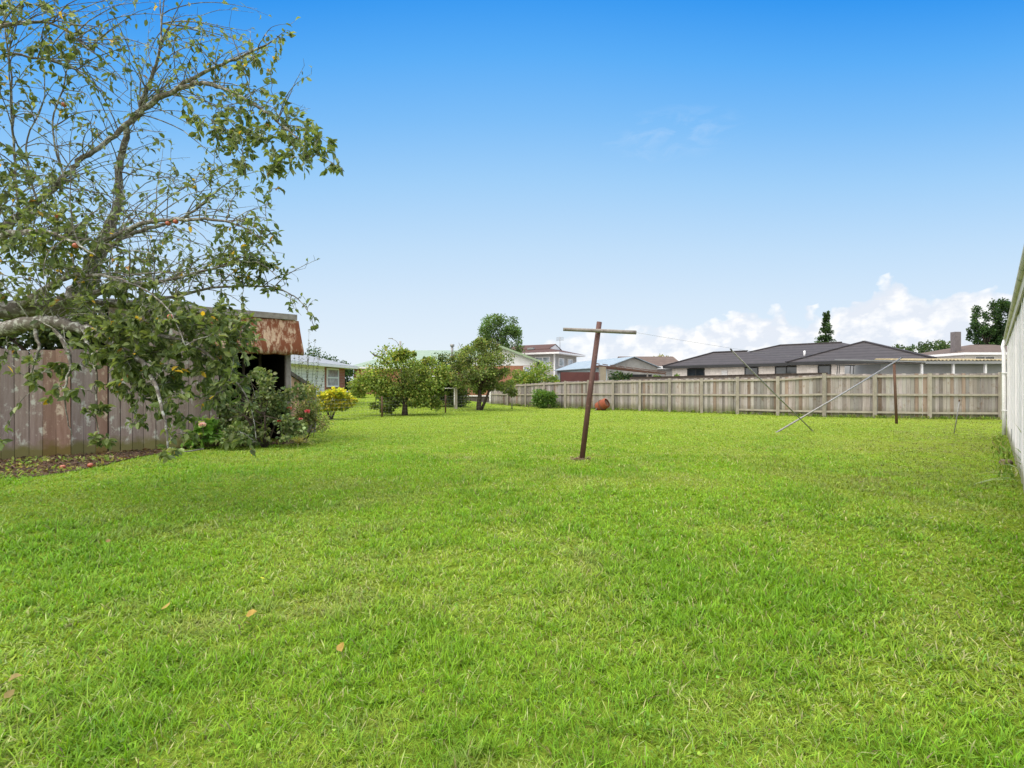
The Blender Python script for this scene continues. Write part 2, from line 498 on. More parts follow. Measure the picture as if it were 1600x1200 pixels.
# ================================================================== WORLD
def make_world():
    w = bpy.data.worlds.new('World'); scene.world = w; w.use_nodes = True
    t = NT(w.node_tree); bg = w.node_tree.nodes['Background']
    SUN_EL, SUN_AZ = math.radians(54), math.radians(240)
    sky = t.n('ShaderNodeTexSky', sky_type='NISHITA'); sky.sun_disc = False
    sky.sun_elevation = SUN_EL; sky.sun_rotation = SUN_AZ; sky.air_density = 1.0; sky.dust_density = .6; sky.ozone_density = 2.0
    d = t.n('ShaderNodeTexCoord').outputs['Generated']
    sep = t.n('ShaderNodeSeparateXYZ'); t.l(d, sep.inputs[0]); x, y, z = sep.outputs
    s = t.math('MULTIPLY', z, t.math('MULTIPLY_ADD', t.math('MULTIPLY', x, x), .7, 1.0))
    grad = t.ramp(s, [(0, lin(240, 247, 254)), (.07, lin(231, 243, 254)), (.16, lin(217, 236, 254)), (.25, lin(197, 227, 254)),
                      (.36, lin(164, 212, 254)), (.45, lin(128, 194, 253)), (.53, lin(92, 177, 252)), (.60, lin(52, 155, 246)), (.72, lin(34, 138, 236))])
    nish = t.mix(1.0, sky.outputs[0], (.10, .10, .10), 'MULTIPLY')
    col = t.mix(.06, grad, nish)
    # high thin wisp
    az = t.math('ARCTAN2', x, y)
    hor = t.math('SQRT', t.math('ADD', t.math('MULTIPLY', x, x), t.math('MULTIPLY', y, y)))
    e = t.math('DIVIDE', z, t.math('MAXIMUM', hor, .001))
    cv = t.n('ShaderNodeCombineXYZ'); t.l(az, cv.inputs[0]); t.l(e, cv.inputs[1])
    P = cv.outputs[0]
    wn = t.noise(t.mapping(P, (7, 16, 1), rot=(0, 0, .5)), 2.2, 7, .65, .6)
    dx = t.math('DIVIDE', t.math('SUBTRACT', az, .29), .13); dy = t.math('DIVIDE', t.math('SUBTRACT', e, .455), .055)
    fall = t.math('SUBTRACT', 1.0, t.math('ADD', t.math('MULTIPLY', dx, dx), t.math('MULTIPLY', dy, dy)), clamp=True)
    wis = t.math('MULTIPLY', t.ramp(wn, [(.45, 0), (.85, .5)]), fall)
    col = t.mix(wis, col, lin(206, 228, 254))
    # cumulus bank low on the right
    u = t.math('MULTIPLY_ADD', az, 1 / 1.8, .5)
    def U(px): return math.atan((px - 800) / 830) / 1.8 + .5
    top = t.ramp(u, [(0, .02), (U(520), .02), (U(640), .06), (U(720), .07), (U(860), .10), (U(960), .112), (U(1100), .117), (U(1200), .134), (U(1270), .124),
                     (U(1330), .150), (U(1400), .170), (U(1450), .140), (U(1510), .150), (U(1560), .152), (1, .13)])
    n1 = t.noise(t.mapping(P, (1, 1.25, 1)), 14, 8, .52)
    vor = t.n('ShaderNodeTexVoronoi', feature='SMOOTH_F1'); vor.inputs['Scale'].default_value = 26; vor.inputs['Smoothness'].default_value = .35
    if 'Detail' in vor.inputs: vor.inputs['Detail'].default_value = 2.5
    jn = t.n('ShaderNodeTexNoise'); jn.inputs['Scale'].default_value = 30; jn.inputs['Detail'].default_value = 3; t.l(P, jn.inputs['Vector'])
    vadd = t.n('ShaderNodeVectorMath', operation='MULTIPLY_ADD'); t.l(jn.outputs['Color'], vadd.inputs[0]); vadd.inputs[1].default_value = (.03, .03, 0); t.l(P, vadd.inputs[2])
    t.l(vadd.outputs[0], vor.inputs['Vector'])
    bil = t.math('SUBTRACT', .5, vor.outputs['Distance'])
    disp = t.math('ADD', t.math('MULTIPLY', t.math('SUBTRACT', n1, .5), .07), t.math('MULTIPLY', bil, .03))
    edge = t.math('ADD', t.math('SUBTRACT', top, e), disp)
    cutoff = t.math('MULTIPLY', t.math('MAXIMUM', t.math('SUBTRACT', t.math('SUBTRACT', e, top), .008), 0.0), 7.0)
    edge = t.math('SUBTRACT', edge, cutoff)
    mask = t.ramp(t.math('MULTIPLY_ADD', edge, 10, .53), [(.47, 0), (.53, .65), (.64, 1)])
    sh = t.noise(t.mapping(P, (1, 1.6, 1), loc=(.3, .9, 0)), 17, 6, .6)
    shade = t.math('ADD', t.math('MULTIPLY', sh, 1.0), t.math('MULTIPLY', bil, .35))
    ccol = t.mix(t.ramp(shade, [(.28, 0), (.47, 1)]), lin(231, 238, 249), (1.05, 1.05, 1.05))
    # softer towards the left
    soft = t.ramp(u, [(U(560), 0), (U(700), .5), (U(880), .75), (U(1100), 1), (U(1300), 1)])
    col = t.mix(t.math('MULTIPLY', mask, soft), col, ccol)
    # bright broken cloud overhead and behind the photographer
    zen = t.ramp(z, [(.66, 0), (.82, 1)]); over = t.math('MAXIMUM', zen, t.ramp(t.math('ADD', t.math('MULTIPLY_ADD', y, -.8, .5), t.math('MULTIPLY', x, -.6)), [(.42, 0), (.8, 1)]))
    cn = t.noise(d, 3, 6, .6)
    oc = t.mix(t.ramp(cn, [(.35, 0), (.65, 1)]), (1.65, 1.68, 1.72), (2.35, 2.30, 2.18))
    oc = t.mix(zen, oc, t.mix(1.0, oc, (1.85, 1.85, 1.85), 'MULTIPLY'))
    col = t.mix(over, col, oc)
    t.l(col, bg.inputs['Color']); bg.inputs['Strength'].default_value = 1.0
    sun = bpy.data.lights.new('sun', 'SUN'); sun.energy = 2.0; sun.angle = math.radians(28); sun.color = (1, .95, .87)
    so = bpy.data.objects.new('sun', sun); COL.objects.link(so)
    sv = Vector((math.sin(SUN_AZ) * math.cos(SUN_EL), math.cos(SUN_AZ) * math.cos(SUN_EL), math.sin(SUN_EL)))
    so.rotation_euler = (-sv).to_track_quat('-Z', 'Y').to_euler()
    so.location = (0, 0, 30)


make_world()

# ================================================================== GROUND
def make_ground():
    xs = np.concatenate([np.linspace(-600, -60, 8), np.linspace(-50, 50, 101), np.linspace(60, 600, 8)])
    ys = np.concatenate([np.linspace(-200, -10, 5), np.linspace(-5, 60, 66), np.linspace(70, 1500, 12)])
    X, Y = np.meshgrid(xs, ys, indexing='ij')
    Z = .035 * np.clip(Y - 27, 0, 24) * (1 - sstep(-6, 2, X))
    Z = Z + np.where((np.abs(X) < 40) & (Y < 22), (N1.fbm(X * .5 + 40, Y * .5 + 40) - .5) * .02, 0)
    V = np.stack([X, Y, Z], -1).reshape(-1, 3)
    nx, ny = X.shape
    i = np.arange(nx * ny).reshape(nx, ny)
    Q = np.stack([i[:-1, :-1], i[1:, :-1], i[1:, 1:], i[:-1, 1:]], -1).reshape(-1, 4)
    o = np_mesh('ground', V, Q, np.zeros((0, 3), int), np.ones((len(V), 3)), ground_mat())
    tag(o, kind='structure')


make_ground()

# fence and shed front line on the left
FA, FD = Vector((-9.31, 9.66, 0)), Vector((.75, .661, 0))
FN = Vector((.661, -.75, 0))                       # towards the lawn
def fl(s, out=0.0, z=0.0):
    p = FA + FD * s + FN * out
    return Vector((p.x, p.y, z))
def s_of_px(px):
    r = (px - CX) / F
    return (r * FA.y - FA.x) / (FD.x - r * FD.y)

# garage on the right
GC = Vector((13.15, 14.1, 0)); GA = math.atan2(-.7415, -.671)
GU = Vector((math.cos(GA), math.sin(GA), 0)); GV = Vector((-math.sin(GA), math.cos(GA), 0))
# paling fence posts (px), straight run then a bend
E0, E1 = Vector((-1.48, 37.3, 0)), Vector((13.8, 23.5, 0))
def fence_pt(px):
    r = (px - CX) / F
    if px <= 1287:
        d = E1 - E0
        t = (r * E0.y - E0.x) / (d.x - r * d.y)
        p = E0 + d * t
    else:
        Y = np.interp(px, [1287, 1366, 1450, 1561, 1700], [23.5, 22.9, 22.2, 21.9, 21.5])
        p = Vector((r * Y, Y, 0))
    p.z = gz(p.x, p.y) * .5
    return p

BED = [fl(-6, 2.1), fl(-2, 2.05), G(0, 749), G(50, 746), G(100, 739), G(150, 731), G(190, 720), G(235, 712), G(275, 704), G(330, 698), fl(4.4, .55), fl(5.3, .7), fl(5.6, -.1), fl(-6, -.3)]


def in_poly(x, y, poly):
    inside = np.zeros(len(x), bool); n = len(poly); j = n - 1
    for i in range(n):
        xi, yi, xj, yj = poly[i][0], poly[i][1], poly[j][0], poly[j][1]
        c = ((yi > y) != (yj > y)) & (x < (xj - xi) * (y - yi) / (yj - yi + 1e-12) + xi)
        inside ^= c; j = i
    return inside


def make_bed():
    mb = MB()
    pts = []
    for i in range(len(BED)):
        a, b = BED[i], BED[(i + 1) % len(BED)]
        for k in range(5):
            p = a.lerp(b, k / 5); pts.append(p + FN * (random.uniform(-.09, .09) if i < 10 else 0))
    c = sum(pts, Vector()) / len(pts)
    for i in range(len(pts)):
        a, b = pts[i], pts[(i + 1) % len(pts)]
    mb.poly([(p.x, p.y, .014) for p in pts])
    o = mb.build('garden_bed', SOIL); tag(o, kind='structure')
    # leaf litter and twigs on the soil
    n = 5200
    bx = rng.uniform(-14, -4.5, n * 6); by = rng.uniform(5, 15, n * 6)
    ok = in_poly(bx, by, BED); bx, by = bx[ok][:n], by[ok][:n]; n = len(bx)
    P = np.stack([bx, by, .022 + rng.random(n) * .03], 1); D = rng.normal(0, 1, (n, 3)); D[:, 2] *= .25
    col = pick_cols(n, [(.10, .06, .038), (.07, .045, .03), (.19, .13, .085), (.045, .03, .022), (.20, .19, .07)], [3, 3, 1.3, 2, .5])
    V, Q, T, C = leaf_arrays(P, D, rng.uniform(.03, .09, n), col, True, .5, 1.2)
    o = np_mesh('leaf_litter', V, Q, T, C, BUSH); tag(o, 'brown dead leaves and twigs littering the soil by the old fence', 'leaf litter', kind='stuff')


make_bed()


# ================================================================== GRASS
def lawn_ok(x, y):
    ok = ~in_poly(x + (N2.fbm(x * 3, y * 3, 3) - .5) * .55, y - .14 + (N3.fbm(x * 3, y * 3, 3) - .5) * .55, BED)
    q = (x - FA.x) * FN.x + (y - FA.y) * FN.y            # in front of the old fence
    s = (x - FA.x) * FD.x + (y - FA.y) * FD.y
    ok &= ~((q < .05) & (s < 5.9) & (q > -4))
    g = (x - GC.x) * GV.x + (y - GC.y) * GV.y
    u = (x - GC.x) * GU.x + (y - GC.y) * GU.y
    ok &= ~((g > -.03) & (u > -.05))
    ed = (E1 - E0).normalized(); nn = Vector((ed.y, -ed.x, 0))
    dd = (x - E0.x) * nn.x + (y - E0.y) * nn.y           # >0 = camera side
    ok &= ~((dd < .03) & (x > -1.6) & (x < 13.9))
    ok &= ~((x > 13.8) & (y > np.interp(x, [13.8, 15.6, 17.3, 20.2, 24], [23.5, 22.9, 22.2, 21.9, 21.4])))
    ok &= ~((np.hypot(x - 1.27, (y - 9.8) * .9) < .15))
    return ok


def make_grass():
    R = np.linspace(1.35, 46, 4000)
    dens = np.where(R < 3.2, 11500.0, 11500 * (3.2 / R) ** 2.0)
    HALF = math.radians(56)
    cdf = np.cumsum(dens * R * 2 * HALF) * (R[1] - R[0]); n = int(cdf[-1])
    r = np.interp(rng.random(n) * cdf[-1], cdf, R); a = rng.uniform(-HALF, HALF, n)
    x = r * np.sin(a); y = r * np.cos(a)
    # bunch the blades into tufts
    k = rng.integers(0, 4, n)
    x = x + (N1.fbm(x * 9, y * 9, 2) - .5) * .10; y = y + (N2.fbm(x * 9 + 50, y * 9, 2) - .5) * .10
    ok = lawn_ok(x, y); x, y, r = x[ok], y[ok], r[ok]; n = len(x)
    lush = N1.fbm(x * 1.1 + 3, y * 1.1 + 9, 4); dry = N2.fbm(x * .8 + 11, y * .8 + 5, 4); fine = N3.fbm(x * 4, y * 4, 3)
    lush = sstep(.40, .66, lush * .65 + fine * .35); dry = sstep(.45, .68, dry * .7 + (1 - fine) * .3)
    left = 1 - sstep(-4.5, -.5, x - (y - 6) * .06)                # cooler and longer on the left
    L = (.047 + .026 * lush) * rng.uniform(.55, 1.35, n) * np.where(rng.random(n) < .06, 1.5, 1) * (1 - .25 * sstep(6, 15, r))
    L *= 1 - .25 * sstep(1.0, 8.0, x - .7 * y + 4)                # shorter towards the right
    wd = .0016 * (np.maximum(r, 2.0) / 2.0) ** .86 * rng.uniform(.65, 1.5, n)
    ang = rng.uniform(0, 2 * PI, n) + (N3.fbm(x * 2.2, y * 2.2 + 70, 2) - .5) * 5
    tilt = np.abs(rng.normal(.55, .38, n)); tilt = np.clip(tilt + dry * .25, 0, 1.35)
    bend = rng.uniform(.15, 1.0, n)
    hd = np.stack([np.cos(ang), np.sin(ang), np.zeros(n)], 1)
    sd = np.stack([-np.sin(ang), np.cos(ang), np.zeros(n)], 1)
    tw = rng.uniform(-.8, .8, (n, 1)); sd = norm(sd + hd * tw)
    z0 = .035 * np.clip(y - 27, 0, 24) * (1 - sstep(-6, 2, x)) + np.where(y < 22, (N1.fbm(x * .5 + 40, y * .5 + 40) - .5) * .02, 0)
    B = np.stack([x, y, z0 - .004], 1)
    def axis(t):
        th = tilt + bend * t
        return hd * np.sin(th)[:, None] + np.array([0, 0, 1.0]) * np.cos(th)[:, None]
    m1 = B + axis(.3) * (L * .45)[:, None]; tip = m1 + axis(1.0) * (L * .55)[:, None]
    m2 = m1 + (tip - m1) * .5 + axis(.5) * (L * .05)[:, None]
    # colours
    c_lush = np.array([.155, .31, .013]); c_mid = np.array([.228, .385, .022]); c_yel = np.array([.325, .405, .05]); c_str = np.array([.42, .43, .16]); c_blue = np.array([.165, .325, .035])
    c = c_mid + (c_lush - c_mid) * lush[:, None] * .8
    c = c + (c_yel - c) * (dry * .6)[:, None]
    u = rng.random(n)
    c = np.where((u < .06 + .10 * dry)[:, None], c_str, c)
    c = np.where(((u > .82) & (u < .90))[:, None], c_blue, c)
    c = np.where(((u > .985))[:, None], np.array([.20, .15, .07]), c)
    c = c + (c_blue * 1.05 - c) * (left * .42)[:, None]
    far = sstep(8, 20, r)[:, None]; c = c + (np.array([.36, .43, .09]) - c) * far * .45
    gd = -((x - GC.x) * GV.x + (y - GC.y) * GV.y)
    patch = sstep(7.0, 1.0, gd) * sstep(5, 8, y) * sstep(.42, .62, N2.fbm(x * .9 + 31, y * .9 + 8, 3)); c = c + (np.array([.27, .26, .075]) - c) * (patch * .5)[:, None]
    bald = sstep(.60, .72, N1.fbm(x * 1.7 + 77, y * 1.7 + 13, 3)); c = c + (np.array([.33, .31, .12]) - c) * (bald * .3)[:, None]
    worn = sstep(2.5, .3, np.abs((x - GC.x) * GV.x + (y - GC.y) * GV.y + .6)) * sstep(4, 9, y) * sstep(.35, .6, fine)
    c = c + (np.array([.20, .19, .07]) - c) * (worn * .6)[:, None]
    c = c * (1 + rng.normal(0, .16, (n, 1))) * (1 + rng.normal(0, .05, (n, 3)))
    c = np.clip(c, .01, .8)
    near = r < 7
    # near blades: two quads and a point (7 verts); far: quad-less triangles with a knee (5 verts)
    def pack(sel, seg):
        w = wd[sel, None]; s_ = sd[sel]; b = B[sel]; a1 = m1[sel]; a2 = m2[sel]; tp = tip[sel]; cc = c[sel]; k = sel.sum()
        if seg == 2:
            V = np.stack([b - s_ * w * .8, b + s_ * w * .8, a1 - s_ * w, a1 + s_ * w, a2 - s_ * w * .7, a2 + s_ * w * .7, tp], 1)
            o = (np.arange(k) * 7)[:, None]
            Q = np.concatenate([o + np.array([0, 1, 3, 2]), o + np.array([2, 3, 5, 4])]); T = o + np.array([4, 5, 6])
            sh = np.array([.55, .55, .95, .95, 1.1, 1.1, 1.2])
        else:
            V = np.stack([b - s_ * w * .8, b + s_ * w * .8, a1 - s_ * w, a1 + s_ * w, tp], 1)
            o = (np.arange(k) * 5)[:, None]
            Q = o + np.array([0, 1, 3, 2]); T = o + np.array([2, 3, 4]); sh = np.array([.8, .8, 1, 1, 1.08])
        C = cc[:, None, :] * sh[None, :, None]  # shade among the blades put into the colour, base to tip
        return V.reshape(-1, 3), Q, T, C.reshape(-1, 3)
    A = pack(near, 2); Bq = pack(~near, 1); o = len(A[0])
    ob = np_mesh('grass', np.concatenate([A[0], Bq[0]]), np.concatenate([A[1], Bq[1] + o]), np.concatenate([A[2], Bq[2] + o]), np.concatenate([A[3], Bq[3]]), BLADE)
    tag(ob, 'bright green mown lawn of mixed grass filling the back yard', 'grass', kind='stuff')


make_grass()


def weeds():
    # broadleaf weeds and clover between the blades
    n = 260; cx = rng.uniform(-9, 9, n); cy = 1.6 + 11 * rng.random(n) ** 1.4
    ok = lawn_ok(cx, cy) & (np.abs(cx) < cy * 1.2 + .5); cx, cy = cx[ok], cy[ok]; n = len(cx)
    k = 34; X = np.repeat(cx, k) + rng.normal(0, .10, n * k); Y = np.repeat(cy, k) + rng.normal(0, .10, n * k)
    P = np.stack([X, Y, .018 + rng.random(n * k) * .028], 1); D = rng.normal(0, 1, (n * k, 3)); D[:, 2] = np.abs(D[:, 2]) * .3
    V, Q, T, C = leaf_arrays(P, D, rng.uniform(.008, .019, n * k), pick_cols(n * k, [(.15, .26, .03), (.20, .30, .035), (.11, .19, .03)], [1, 1, 1]), True, .95, 1.3)
    o = np_mesh('clover', V, Q, T, C, BUSH); tag(o, 'low clover and broadleaf weeds scattered through the lawn', 'clover', kind='stuff')
    # longer unmown grass along the fence, walls and beds
    lines = [(fence_pt(a), fence_pt(b), 1.3) for a, b in ((767, 920), (920, 1097), (1097, 1287), (1287, 1450), (1450, 1600))] + [(GC - GV * .06, GC + GU * 9 - GV * .06, 1.0)]
    Ps, Ls = [], []
    for a, b, w in lines:
        m = int((b - a).length * (110 if w > 1.1 else 35)); f = rng.random(m); dn = Vector((0, -1, 0)) if w > 1.1 else -GV
        f = f + (N1.fbm(f * 30, f * 0 + a.x, 2) - .5) * .08
        q = np.array(a)[None] + np.array(b - a)[None] * f[:, None] + np.array(dn)[None] * np.abs(rng.normal(.02, .09, m))[:, None]
        Ps.append(q); Ls.append(rng.uniform(.06, .17, m) * (.5 + N2.fbm(f * 40, f * 0 + 3, 2)))
    P = np.concatenate(Ps); L = np.concatenate(Ls); D = rng.normal(0, .45, (len(P), 3)); D[:, 2] = 1
    V, Q, T, C = leaf_arrays(P, D, L, pick_cols(len(P), [(.24, .38, .05), (.32, .40, .08), (.42, .42, .17), (.16, .28, .04)], [2, 2, 1.2, 1.5]), True, .10)
    o = np_mesh('long_grass', V, Q, T, C, BLADE); tag(o, 'longer unmown grass along the foot of the fence and garage', 'grass', kind='stuff')
    # weeds on the bare bed
    n = 500; bx = rng.uniform(-12, -5, n * 4); by = rng.uniform(6, 13, n * 4); ok = in_poly(bx, by, BED) & (N1.fbm(bx * 2.5, by * 2.5, 2) > .52); bx, by = bx[ok][:n], by[ok][:n]
    k = 5; X = np.repeat(bx, k) + rng.normal(0, .04, len(bx) * k); Y = np.repeat(by, k) + rng.normal(0, .04, len(bx) * k)
    P = np.stack([X, Y, np.full(len(X), .02)], 1); D = rng.normal(0, .8, (len(X), 3)); D[:, 2] = .8
    V, Q, T, C = leaf_arrays(P, D, rng.uniform(.03, .10, len(X)), pick_cols(len(X), [(.15, .24, .04), (.22, .28, .06), (.28, .26, .09)], [2, 2, 1]), True, .4)
    o = np_mesh('bed_weeds', V, Q, T, C, BUSH); tag(o, 'small green weeds sprouting in the bare soil by the old fence', 'weeds', kind='stuff')


weeds()


# ================================================================== OLD FENCE (left)
def make_old_fence():
    t = thing('old_timber_fence', 'old brown vertical board fence with lichen beside the shed', 'fence', fl(-3, 0, 0))
    org = t.location.copy()
    mb = MB(); s = -7.0
    tones = [(1, 1, 1), (1.12, 1.08, 1.05), (.9, .88, .9), (1.05, .98, .95), (1.02, .86, .78), (.95, .95, .96)]
    s_end = s_of_px(168)
    while s < s_end:
        w = random.uniform(.17, .215); g = random.uniform(.003, .01)
        c = random.choice(tones)
        if random.random() < .1: c = (1.08, .84, .72)
        k = random.uniform(.88, 1.1); c = tuple(q * k for q in c)
        lean = random.uniform(-.012, .012); top = 2.05 + random.uniform(-.03, .03); o = random.uniform(-.008, .008)
        p = [fl(s, o - .02), fl(s + w, o - .02), fl(s + w, o, 0), fl(s, o, 0)]
        q = [fl(s + lean, o - .02, top), fl(s + w + lean, o - .02, top), fl(s + w + lean, o, top), fl(s + lean, o, top)]
        mb.hexa([v - org for v in p + q], c); s += w + g
    mb.build('boards', BOARD_OLD, t)
    mb = MB(); mb.hexa([v - org for v in [fl(-7, -.05), fl(s_end, -.05), fl(s_end, -.03), fl(-7, -.03), fl(-7, -.05, 1.97), fl(s_end, -.05, 1.97), fl(s_end, -.03, 1.97), fl(-7, -.03, 1.97)]]); mb.build('gap_shade', SHEDDARK, t)  # added dark sheet standing in for shade in the board gaps
    for z in (.45, 1.75):
        r = MB(); r.bar(fl(-7, -.08, z) - org, fl(s_end, -.08, z) - org, .05, .09); r.build('rail', DARKWOOD, t)
    for k in range(4):
        r = MB(); a = fl(-6.5 + k * 2.5, -.16); r.bar(a - org, a - org + Vector((0, 0, 2.15 if k != 2 else 2.35)), .1, .1); r.build('post', DARKWOOD, t)


make_old_fence()


# ================================================================== SHED
def make_shed():
    t = thing('garden_shed', 'old board shed with rusted metal flap over its dark open bay', 'shed', fl(0, 0, 0), math.atan2(FD.y, FD.x))
    # local: x along the front, -y towards the lawn
    x0 = s_of_px(170); xo = s_of_px(345); x1 = s_of_px(452); H = 3.06; D = 3.2
    mb = MB(); x = x0
    while x < xo - .05:
        w = min(random.uniform(.17, .21), xo - x); k = random.uniform(.85, 1.1)
        mb.box(x, x + w, -.02 + random.uniform(-.006, .006), .02, 0, H - .12 + random.uniform(-.02, .02), (k, k * .97, k * .96))
        x += w + random.uniform(.006, .015)
    mb.build('front_boards', BOARD_OLD, t)
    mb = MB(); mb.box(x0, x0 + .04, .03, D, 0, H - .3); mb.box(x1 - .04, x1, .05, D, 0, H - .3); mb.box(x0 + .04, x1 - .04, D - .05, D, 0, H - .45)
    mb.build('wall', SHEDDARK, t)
    mb = MB(); mb.box(xo, xo + .09, -.03, .07, 0, H - .1); mb.build('post', DARKWOOD, t)
    mb = MB(); mb.box(x1 - .09, x1 + .02, -.05, .06, 0, 2.9); mb.build('post', GREYWOOD, t)
    mb = MB(); n = 60
    for i in range(n):                                   # corrugated sheet roof
        a = x0 - .1 + (x1 + .13 - x0 + .1) * i / n; b = x0 - .1 + (x1 + .13 - x0 + .1) * (i + 1) / n
        za = .02 * (i % 2); zb = .02 * ((i + 1) % 2)
        mb.hexa([(a, -.16, H + za - .03), (b, -.16, H + zb - .03), (b, D + .2, H - .38 + zb), (a, D + .2, H - .38 + za),
                 (a, -.16, H + za), (b, -.16, H + zb), (b, D + .2, H - .35 + zb), (a, D + .2, H - .35 + za)])
    rf = mb.build('roof', ROOF_LICHEN, t)
    mb = MB(); mb.box(x0 - .1, x1 + .12, -.2, -.165, H - .09, H + .045); mb.build('fascia', GREYWOOD, t)
    mb = MB(); n = 22; xa = s_of_px(322)                     # rusted flap: bends outwards at the bottom
    prof = [(-.17, H - .10), (-.21, H - .35), (-.27, H - .62), (-.33, H - .84), (-.32, H - .92), (-.27, H - .95)]
    base = len(mb.v)
    for i in range(n + 1):
        xx = xa + (x1 + .16 - xa) * i / n
        for (py, pz) in prof:
            mb.v.append((xx + (.09 * (H - pz) if i == n else 0), py + .006 * math.sin(i * 2.1), pz + .012 * math.sin(i * 1.3)))
    m = len(prof)
    for i in range(n):
        for j in range(m - 1):
            a = base + i * m + j; mb.face((a, a + m, a + m + 1, a + 1), (1, 1, 1), True)
    mb.build('rusty_flap', RUSTPANEL, t)
    mb = MB()
    for xx, tl in ((xo + .75, .05), (xo + 1.2, -.03)):
        mb.bar((xx, 1.2, 0), (xx + tl, 1.2, 2.6), .06, .06)
    mb.build('inner_frame', DARKWOOD, t)
    # low peach panel with a sloping rail beyond the end post
    t2 = thing('garden_enclosure', 'low peach painted panel with sloping brown rail beyond the shed post', 'enclosure', W(474, 604, 15.4) * 1)
    t2.location.z = 0; o = t2.location.copy()
    def L(px, py, Y): return W(px, py, Y) - o
    mb = MB(); mb.hexa([L(455, 684, 15.0), L(489, 684, 15.8), L(489, 684, 15.9), L(455, 684, 15.1), L(455, 588, 15.0), L(489, 610, 15.8), L(489, 610, 15.9), L(455, 588, 15.1)])
    mb.build('panel', PEACH, t2)
    mb = MB(); mb.bar(L(452, 582, 14.95), L(492, 608, 15.75), .09, .1); mb.build('rail', DARKWOOD, t2)
    mb = MB(); mb.bar(L(490, 676, 15.7), L(490, 603, 15.7), .12, .12); mb.build('post', GREYWOOD, t2)
    mb = MB(); mb.bar(L(483, 676, 15.55), L(483, 611, 15.55), .18, .03); mb.build('board', GREYWOOD, t2)


make_shed()


# ================================================================== APPLE TREE
def smooth(pts, k=5):
    out = []
    n = len(pts)
    for i in range(n - 1):
        p0, p1, p2, p3 = (np.array(pts[max(i - 1, 0)]), np.array(pts[i]), np.array(pts[i + 1]), np.array(pts[min(i + 2, n - 1)]))
        for j in range(k):
            t = j / k
            out.append(.5 * ((2 * p1) + (-p0 + p2) * t + (2 * p0 - 5 * p1 + 4 * p2 - p3) * t * t + (-p0 + 3 * p1 - 3 * p2 + p3) * t ** 3))
    out.append(np.array(pts[-1]))
    return out


